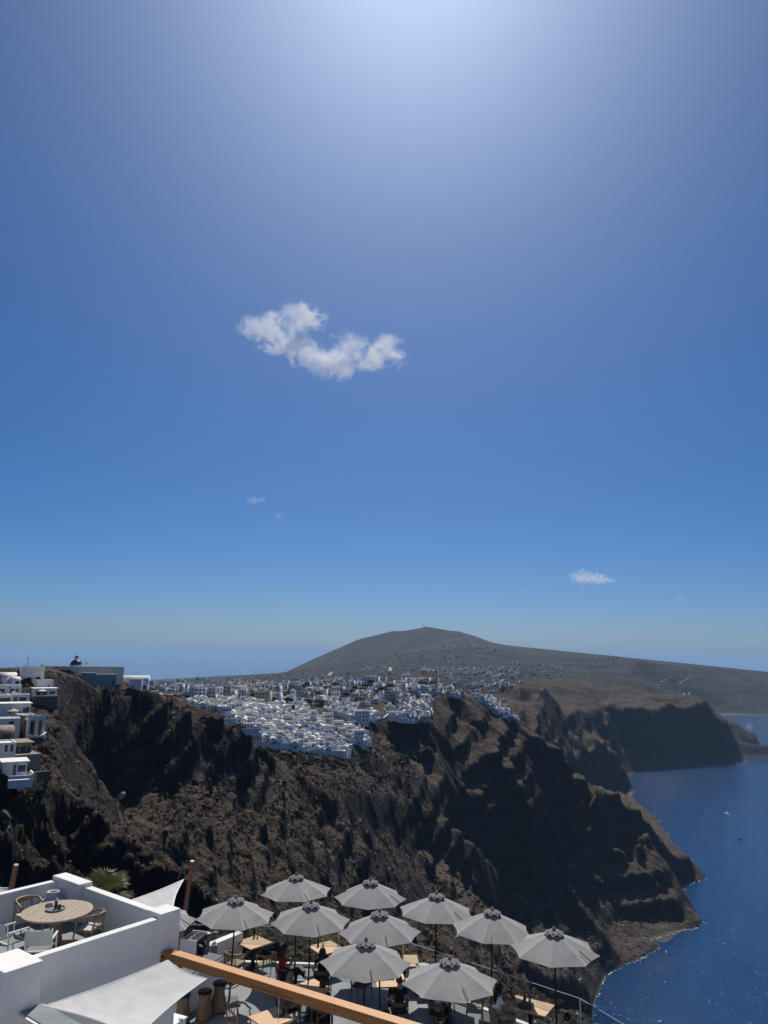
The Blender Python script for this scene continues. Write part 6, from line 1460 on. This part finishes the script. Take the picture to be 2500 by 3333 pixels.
# ---------------- bar corner
bar0 = at_z(600, 3290, FL); 
bw = empty('bar_counter', (0, 26, FL), 0, 'grey and white bar counter below the corner pillar', 'counter')
q0 = fl(585, 3322); q1 = fl(725, 3232); dq = (q1 - q0); L_ = dq.length; cq = (q0 + q1) / 2 - Vector((0, 26, FL)); yq = math.atan2(dq.y, dq.x); nq = Vector((-dq.y, dq.x, 0)).normalized()
part('front_wall', lambda bm: add_box(bm, (cq.x + nq.x * .12, cq.y + nq.y * .12, .5), (L_, .2, 1.0), yq, bevel=.01), white_wall, bw)
part('counter_top', lambda bm: add_box(bm, (cq.x + nq.x * .42, cq.y + nq.y * .42, 1.02), (L_ + .06, .75, .04), yq, bevel=.006), cement_dk, bw)
part('back_cabinet', lambda bm: add_box(bm, (cq.x + nq.x * .7, cq.y + nq.y * .7, .49), (L_, .5, .98), yq), black_metal, bw)
# white parapet behind the bar
pw0 = at_z(783, 3034, FL + 1.0); pw1 = at_z(640, 3092, FL + 1.0); dp = pw1 - pw0; cp = (pw0 + pw1) / 2
t = empty('parapet_wall', (cp.x, cp.y, FL), math.atan2(dp.y, dp.x), 'white parapet wall between the bar and the first table', 'wall'); part('wall', lambda bm: add_box(bm, (0, 0, .5), (dp.length, .26, 1.0), bevel=.012), white_wall, t); part('cap', lambda bm: add_box(bm, (0, 0, 1.012), (dp.length, .262, .02), bevel=.004), white_wall, t)
# espresso machine, grinder, jars
ez = FL + 1.04
em = at_z(632, 3075, ez + .2); t = empty('espresso_machine', (em.x, em.y, ez), yq + .2, 'black and steel espresso machine on the bar', 'coffee machine')
part('body', lambda bm: add_box(bm, (0, 0, .22), (.75, .5, .36), bevel=.03), black_metal, t); part('side_panel', lambda bm: add_box(bm, (.39, 0, .25), (.03, .56, .46), bevel=.01), white_metal, t); part('side_panel', lambda bm: add_box(bm, (-.39, 0, .25), (.03, .56, .46), bevel=.01), white_metal, t)
part('cup_rail', lambda bm: (add_tube(bm, [(-.36, -.22, .46), (.36, -.22, .46)], .012, 6), add_tube(bm, [(-.36, .22, .46), (.36, .22, .46)], .012, 6)), steel, t)
for q in (-.18, .18): part('group_head', lambda bm: add_tube(bm, [(q, -.3, .28), (q, -.3, .18)], .05, 12), steel, t)
for q in range(5): part('cup', lambda bm: add_lathe(bm, [(.02, .41), (.036, .47), (.03, .47)], 10, (-.25 + q * .12, .05 * (q % 2), 0)), ceramic, t)
part('drip_tray', lambda bm: add_box(bm, (0, -.32, .03), (.66, .16, .05)), steel, t)
gm_ = at_z(697, 3082, ez); t = empty('coffee_grinder', (gm_.x, gm_.y, ez - .25), .3, 'coffee grinder with glass hopper and dark lid', 'grinder')
part('body', lambda bm: add_box(bm, (0, 0, .17), (.19, .24, .34), bevel=.02), simple('blue_grey_enamel', (0.16, 0.19, 0.23), .4), t); part('hopper', lambda bm: add_lathe(bm, [(.04, .38), (.11, .6), (.115, .66)], 18), pane_glass, t, True); part('lid', lambda bm: add_lathe(bm, [(.12, .66), (.125, .7), (0, .72)], 18), black_metal, t); part('throat', lambda bm: add_tube(bm, [(0, 0, .33), (0, 0, .4)], .05, 12), steel, t)
sp = at_z(678, 3090, ez); t = empty('spoon_jar', (sp.x, sp.y, ez - .2), 0, 'tall wooden stand beside the coffee grinder', 'jar'); part('stand', lambda bm: add_lathe(bm, [(.045, 0), (.04, .4), (.06, .62), (.05, .62)], 14), chair_wood, t); part('bowl', lambda bm: add_lathe(bm, [(.0, .62), (.1, .66), (.09, .68), (0, .65)], 14), chair_wood, t)
for k_, (px, py) in enumerate(((665, 3075), (655, 3110))):
    j_ = at_z(px, py, ez); lathe_thing('canister', Vector((j_.x, j_.y, ez)), [(0, 0), (.07, 0), (.07, .22), (.075, .23), (.06, .26), (0, .27)], black_metal, ['black canister behind the coffee grinder', 'black canister at the edge of the bar'][k_], 'canister')
# log stools
wood_log = wood_mat('carved_log_wood', (0.13, 0.085, 0.045), (0.25, 0.17, 0.095), 0.6, (5, 5, 1.2))
def log_stool(loc, yaw, label, s=1.0):
    t = empty('log_stool', loc, yaw, label, 'stool', 'carved log stools at the bar'); t.scale = (s, s, s)
    part('trunk', lambda bm: add_lathe(bm, [(0, 0), (.2, 0), (.23, .08), (.19, .3), (.15, .5), (.16, .62), (.19, .70), (0, .70)], 18), wood_log, t, True)
    me = t.children[0].data
    for v in me.vertices:
        a = math.atan2(v.co.y, v.co.x); f_ = 1 + .12 * math.sin(3 * a + v.co.z * 5) + .05 * math.sin(7 * a - v.co.z * 3); v.co.x *= f_; v.co.y *= f_
    part('cushion', lambda bm: add_lathe(bm, [(0, .70), (.2, .70), (.21, .73), (.18, .76), (0, .765)], 24), black_metal, t, True)
log_stool(fl(663, 3318), .3, 'carved log stool with black seat, in front of the other'); s_ = log_stool(fl(712, 3292), 1.4, 'carved log stool half behind another log stool', 1.04); log_stool(fl(592, 3330), 2.2, 'log stool partly hidden by the corner pillar')
# lamps / bottles just below the sail edge
for k_, (px, py) in enumerate(((519, 3318), (543, 3306), (588, 3322))):
    q_ = at_z(px, py, FL + 1.35); lathe_thing('pepper_mill', Vector((q_.x, q_.y, FL + 1.1)), [(0, 0), (.045, 0), (.05, .05), (.02, .1), (.02, .2), (.05, .24), (.05, .3), (0, .32)], steel if k_ != 1 else dark_ceramic, ['steel stopper jar nearest the sail hem', 'dark stopper jar between two steel ones', 'steel stopper jar in front of the pillar'][k_], 'jar')
ct = fl(550, 3330); tt_ = at_z(548, 3326, FL + 1.1); t = empty('service_counter', (tt_.x, tt_.y, FL), yq, 'narrow white service counter under the shade sail', 'counter'); part('top', lambda bm: add_box(bm, (0, 0, 1.08), (.9, .5, .04), bevel=.01), white_wall, t); part('body', lambda bm: add_box(bm, (0, 0, .53), (.84, .44, 1.06)), white_wall, t)
# grey dropped base plate beside the first umbrella

# ---------------- unseen white building under the viewpoint, added to bounce sunlight onto the terraces
hb = empty('bounce_building', (0, -4.4, 284.0), 0, 'unseen white building under the viewpoint, added to bounce sunlight', 'building')
part('wall', lambda bm: add_box(bm, (-3, 0, 7.1), (26, 10, 14.2), bevel=.02), white_wall, hb)
for q in range(6):
    for z in (6.6, 10.6):
        w_ = part('window', lambda bm: add_box(bm, (-13 + q * 4.2, 5.02, z), (1.4, .08, 1.9)), win_dark, hb); part('frame', lambda bm: (add_box(bm, (-13 + q * 4.2, 5.05, z + 1.0), (1.6, .12, .1)), add_box(bm, (-13 + q * 4.2, 5.05, z - 1.0), (1.6, .16, .1))), white_metal, w_)
# ================================================================== GUESTS
def skin_mesh(name, nodes, edges, sub=1):
    """smooth body surface grown round a joint skeleton; nodes = {key: (x, y, z, rx, ry)}"""
    keys = list(nodes); me = bpy.data.meshes.new(name)
    me.from_pydata([nodes[k][:3] for k in keys], [(keys.index(a), keys.index(b)) for a, b in edges], [])
    ob = bpy.data.objects.new(name, me); C.objects.link(ob)
    md = ob.modifiers.new('skin', 'SKIN'); md.use_smooth_shade = True; md.branch_smoothing = 0.4
    sv = me.skin_vertices[0].data
    for i, k in enumerate(keys): sv[i].radius = nodes[k][3:5]; sv[i].use_root = (i == 0)
    if sub: s = ob.modifiers.new('sub', 'SUBSURF'); s.levels = sub; s.render_levels = sub
    dg = bpy.context.evaluated_depsgraph_get(); ev = ob.evaluated_get(dg); out = bpy.data.meshes.new_from_object(ev)
    bpy.data.objects.remove(ob); bpy.data.meshes.remove(me); out.name = name
    out.polygons.foreach_set('use_smooth', np.ones(len(out.polygons), bool)); return out
skin_tone = [simple('light_skin', (0.42, 0.25, 0.17), .6), simple('tan_skin', (0.30, 0.17, 0.11), .6)]
def cloth_mat(n, c): return simple(n, c, .9, .1, 8)
hair_mat = {'black': simple('black_hair', (0.012, 0.009, 0.008), .45), 'brown': simple('brown_hair', (0.05, 0.028, 0.016), .5), 'fair': simple('fair_hair', (0.24, 0.16, 0.08), .5)}
def person(loc, look, label, top, bottom, hair, long_hair, tone=0, pose='rest', cross=False, lean=0.0, shoes='white'):
    dv = Vector((look.x - loc.x, look.y - loc.y)); t = empty('person', (loc.x, loc.y, FL), math.atan2(dv.y, dv.x) - math.pi / 2, label, 'person', 'guests on the lower terrace')
    L = lean
    N = {'pelvis': (0, -.08, .56, .15, .12), 'waist': (0, -.10 + L * .2, .72, .125, .10), 'chest': (0, -.11 + L * .6, .93, .155, .11), 'collar': (0, -.10 + L * .8, 1.07, .10, .075), 'neck': (0, -.085 + L * .9, 1.13, .05, .05), 'jaw': (0, -.05 + L, 1.19, .062, .066), 'skull': (0, -.055 + L, 1.265, .077, .095), 'crown': (0, -.06 + L, 1.34, .055, .07)}
    E = [('pelvis', 'waist'), ('waist', 'chest'), ('chest', 'collar'), ('collar', 'neck'), ('neck', 'jaw'), ('jaw', 'skull'), ('skull', 'crown')]
    for s, sd in ((-1, 'l'), (1, 'r')):
        N['sh' + sd] = (s * .17, -.10 + L * .75, 1.03, .058, .055)
        if pose == 'rest': el, wr = (s * .24, -.02 + L * .4, .80), (s * .19, .20 + L * .3, .77)
        elif pose == 'phone': el, wr = (s * .22, .02 + L * .4, .80), (s * .07, .25 + L * .4, .92)
        else: el, wr = (s * .25, -.10 + L * .4, .79), (s * .24, .14 + L * .2, .71)
        N['el' + sd] = (*el, .041, .041); N['wr' + sd] = (*wr, .028, .026); d = (Vector(wr) - Vector(el)).normalized(); side = Vector((s, 0, 0)) - d * d.x * s; side.normalize()
        pm = Vector(wr) + d * .06; N['pa' + sd] = (*pm, .034, .02); E += [('collar', 'sh' + sd), ('sh' + sd, 'el' + sd), ('el' + sd, 'wr' + sd), ('wr' + sd, 'pa' + sd)]
        for f in range(4):
            o = side * (.027 - .018 * f); ln_ = (.065, .078, .072, .055)[f]; b0 = pm + d * .02 + o; k1 = b0 + d * ln_ * .55 + Vector((0, 0, -.006)); k2 = b0 + d * ln_ * .95 + Vector((0, 0, -.03))
            N[f'f{f}a' + sd] = (*b0, .0095, .0095); N[f'f{f}b' + sd] = (*k1, .009, .009); N[f'f{f}c' + sd] = (*k2, .007, .007); E += [('pa' + sd, f'f{f}a' + sd), (f'f{f}a' + sd, f'f{f}b' + sd), (f'f{f}b' + sd, f'f{f}c' + sd)]
        th = Vector(wr) + d * .025 - side * .03; N['t1' + sd] = (*th, .011, .011); th2 = th + d * .04 - side * .022; N['t2' + sd] = (*th2, .008, .008); E += [('wr' + sd, 't1' + sd), ('t1' + sd, 't2' + sd)]
        kn = (s * .11, .36, .55); an = (s * .11, .34, .10); to = (s * .12, .50, .045)
        if cross and s == 1: kn, an, to = (.02, .38, .66), (-.12, .62, .36), (-.14, .74, .30)
        N['hip' + sd] = (s * .095, -.05, .54, .085, .085); N['kn' + sd] = (*kn, .06, .06); N['ca' + sd] = (*(Vector(kn).lerp(Vector(an), .35)), .056, .056); N['an' + sd] = (*an, .036, .036); N['to' + sd] = (*to, .034, .026); E += [('pelvis', 'hip' + sd), ('hip' + sd, 'kn' + sd), ('kn' + sd, 'ca' + sd), ('ca' + sd, 'an' + sd), ('an' + sd, 'to' + sd)]
    body = skin_mesh('body', N, E)
    bm = bmesh.new(); bm.from_mesh(body); hx = -.055 + L                                   # nose and ears grow out of the same mesh
    add_tube(bm, [(0, hx + .075, 1.275), (0, hx + .108, 1.235), (0, hx + .085, 1.228)], [.008, .014, .008], 6)
    for s in (-1, 1): add_tube(bm, [(s * .074, hx, 1.275), (s * .086, hx - .008, 1.262), (s * .076, hx, 1.235)], [.012, .016, .009], 6)
    for s in (-1, 1): add_tube(bm, [(s * .03, hx + .078, 1.272), (s * .03, hx + .086, 1.272)], [.012, .006], 6)
    add_tube(bm, [(-.024, hx + .068, 1.2), (0, hx + .078, 1.198), (.024, hx + .068, 1.2)], [.005, .008, .005], 6)
    bm.to_mesh(body); bm.free(); body.materials.append(skin_tone[tone]); link_mesh('body', body, t)
    def sub(keys, grow, trim=None):
        n = {k: (*N[k][:3], N[k][3] * grow + .004, N[k][4] * grow + .004) for k in keys if k in N}
        if trim:
            for a, b_, f in trim: p = Vector(N[a][:3]).lerp(Vector(N[b_][:3]), f); n[a + '_' + b_] = (*p, N[a][3] * (1 - f) * grow + N[b_][3] * f * grow + .008, N[a][4] * (1 - f) * grow + N[b_][4] * f * grow + .008)
        e = [(a, b_) for a, b_ in E if a in n and b_ in n] + [(a, a + '_' + b_) for a, b_, f in (trim or [])]
        return n, e
    n_, e_ = sub(['waist', 'pelvis', 'chest', 'collar', 'shl', 'shr'], 1.1, [('shl', 'ell', .55), ('shr', 'elr', .55)]); sh = skin_mesh('shirt', n_, e_); sh.materials.append(top); link_mesh('shirt', sh, t)
    n_, e_ = sub(['pelvis', 'hipl', 'hipr', 'knl', 'knr', 'cal', 'car', 'anl', 'anr'], 1.1); tr = skin_mesh('trousers', n_, e_); tr.materials.append(bottom); link_mesh('trousers', tr, t)
    for sd in 'lr':
        a, b_ = Vector(N['an' + sd][:3]), Vector(N['to' + sd][:3]); a = a + Vector((0, 0, -.03))
        part('shoe', lambda bm: add_tube(bm, [a + (a - b_) * .25, a, a.lerp(b_, .6), b_, b_ + (b_ - a) * .1], [.03, .046, .045, .038, .015], 10), white_metal if shoes == 'white' else black_metal, t, True)
    def hairfn(bm):
        r = random.Random(label); n, m = 20, 9
        g = []
        for j in range(m + 1):
            ph = math.pi * (0.02 + .62 * j / m); ring = []
            for i in range(n):
                a = 2 * math.pi * i / n; front = max(0, math.sin(a)); p2 = ph * (1 - .42 * front)
                ring.append(bm.verts.new((math.sin(p2) * math.cos(a) * .092, hx - .01 + math.sin(p2) * math.sin(a) * .112, 1.27 + math.cos(p2) * .118)))
            g.append(ring)
        for j in range(m):
            for i in range(n): bm.faces.new((g[j][i], g[j][(i + 1) % n], g[j + 1][(i + 1) % n], g[j + 1][i]))
        bm.faces.new(g[0])
        if long_hair:
            for q in range(15):
                a = math.pi * (1.0 + q / 14) ; x = math.cos(a) * .082; y = hx - .01 + math.sin(a) * .095
                add_tube(bm, [(x, y, 1.28), (x * 1.15, y - .02, 1.16), (x * 1.25 + r.uniform(-.01, .01), min(y - .03, -.19 + L * .6), 1.02), (x * 1.05 + r.uniform(-.02, .02), -.20 + L * .6, .90 - r.uniform(0, .06))], [.026, .032, .03, .008], 6)
    part('hair', hairfn, hair_mat[hair], t, True)
    return t
m_red = cloth_mat('red_cotton', (0.28, 0.012, 0.016)); m_blk = cloth_mat('black_cotton', (0.012, 0.012, 0.014)); m_wht = cloth_mat('white_cotton', (0.68, 0.67, 0.64)); m_gry = cloth_mat('grey_cotton', (0.30, 0.32, 0.36)); m_den = cloth_mat('dark_denim', (0.03, 0.035, 0.055)); m_snd = cloth_mat('sand_linen', (0.36, 0.31, 0.24)); m_blu = cloth_mat('pale_blue_cotton', (0.42, 0.5, 0.62))
person(SEATS['red'], SEATS['red'] + Vector((1, .25, 0)), 'person with long black hair in red top, legs crossed, facing the glass', m_red, m_den, 'black', True, 1, 'phone', True)
person(SEATS['back'], T2, 'person with dark hair seen from behind at the glass table', m_blk, m_den, 'black', True, 0, 'rest')
person(SEATS['blond'], T6, 'person with fair hair in a grey top bending over the table', m_gry, m_snd, 'fair', True, 0, 'rest', lean=.14)
person(SEATS['black'], T6, 'person in black shirt with short dark hair behind the beam', m_blk, m_blk, 'black', False, 0, 'rest', lean=.1, shoes='black')
person(SEATS['mid'], T7, 'person in dark clothes shaded under the umbrella closest to the beam', m_blk, m_den, 'brown', False, 1, 'side')
person(SEATS['sneaker'], T8, 'person in black trousers and pale sneakers under the widest umbrella', m_gry, m_blk, 'brown', False, 1, 'side', True)
person(SEATS['white'], T5, 'person with long black hair in white top holding a phone', m_wht, m_snd, 'black', True, 1, 'phone', False, .06)
person(SEATS['corner'], T5 + Vector((1.2, -1.2, 0)), 'person with short black hair in pale blue shirt, in the glass corner', m_blu, m_den, 'black', False, 1, 'rest')
person(SEATS['behind'], T3, 'person with black hair mostly hidden behind the widest umbrella', m_blk, m_den, 'black', False, 1, 'rest')
# phone in the hands of the guest in white
ph = SEATS['white']; dv = (Vector((T5.x, T5.y, 0)) - Vector((ph.x, ph.y, 0))).normalized(); o = part('phone', lambda bm: add_box(bm, (0, 0, 0), (.075, .15, .012), bevel=.004), black_metal, None); o.location = Vector((ph.x, ph.y, FL + .96)) + dv * .38; o.rotation_euler = (.7, 0, math.atan2(dv.y, dv.x) - math.pi / 2); tag(o, 'black phone held by the person in white', 'phone')
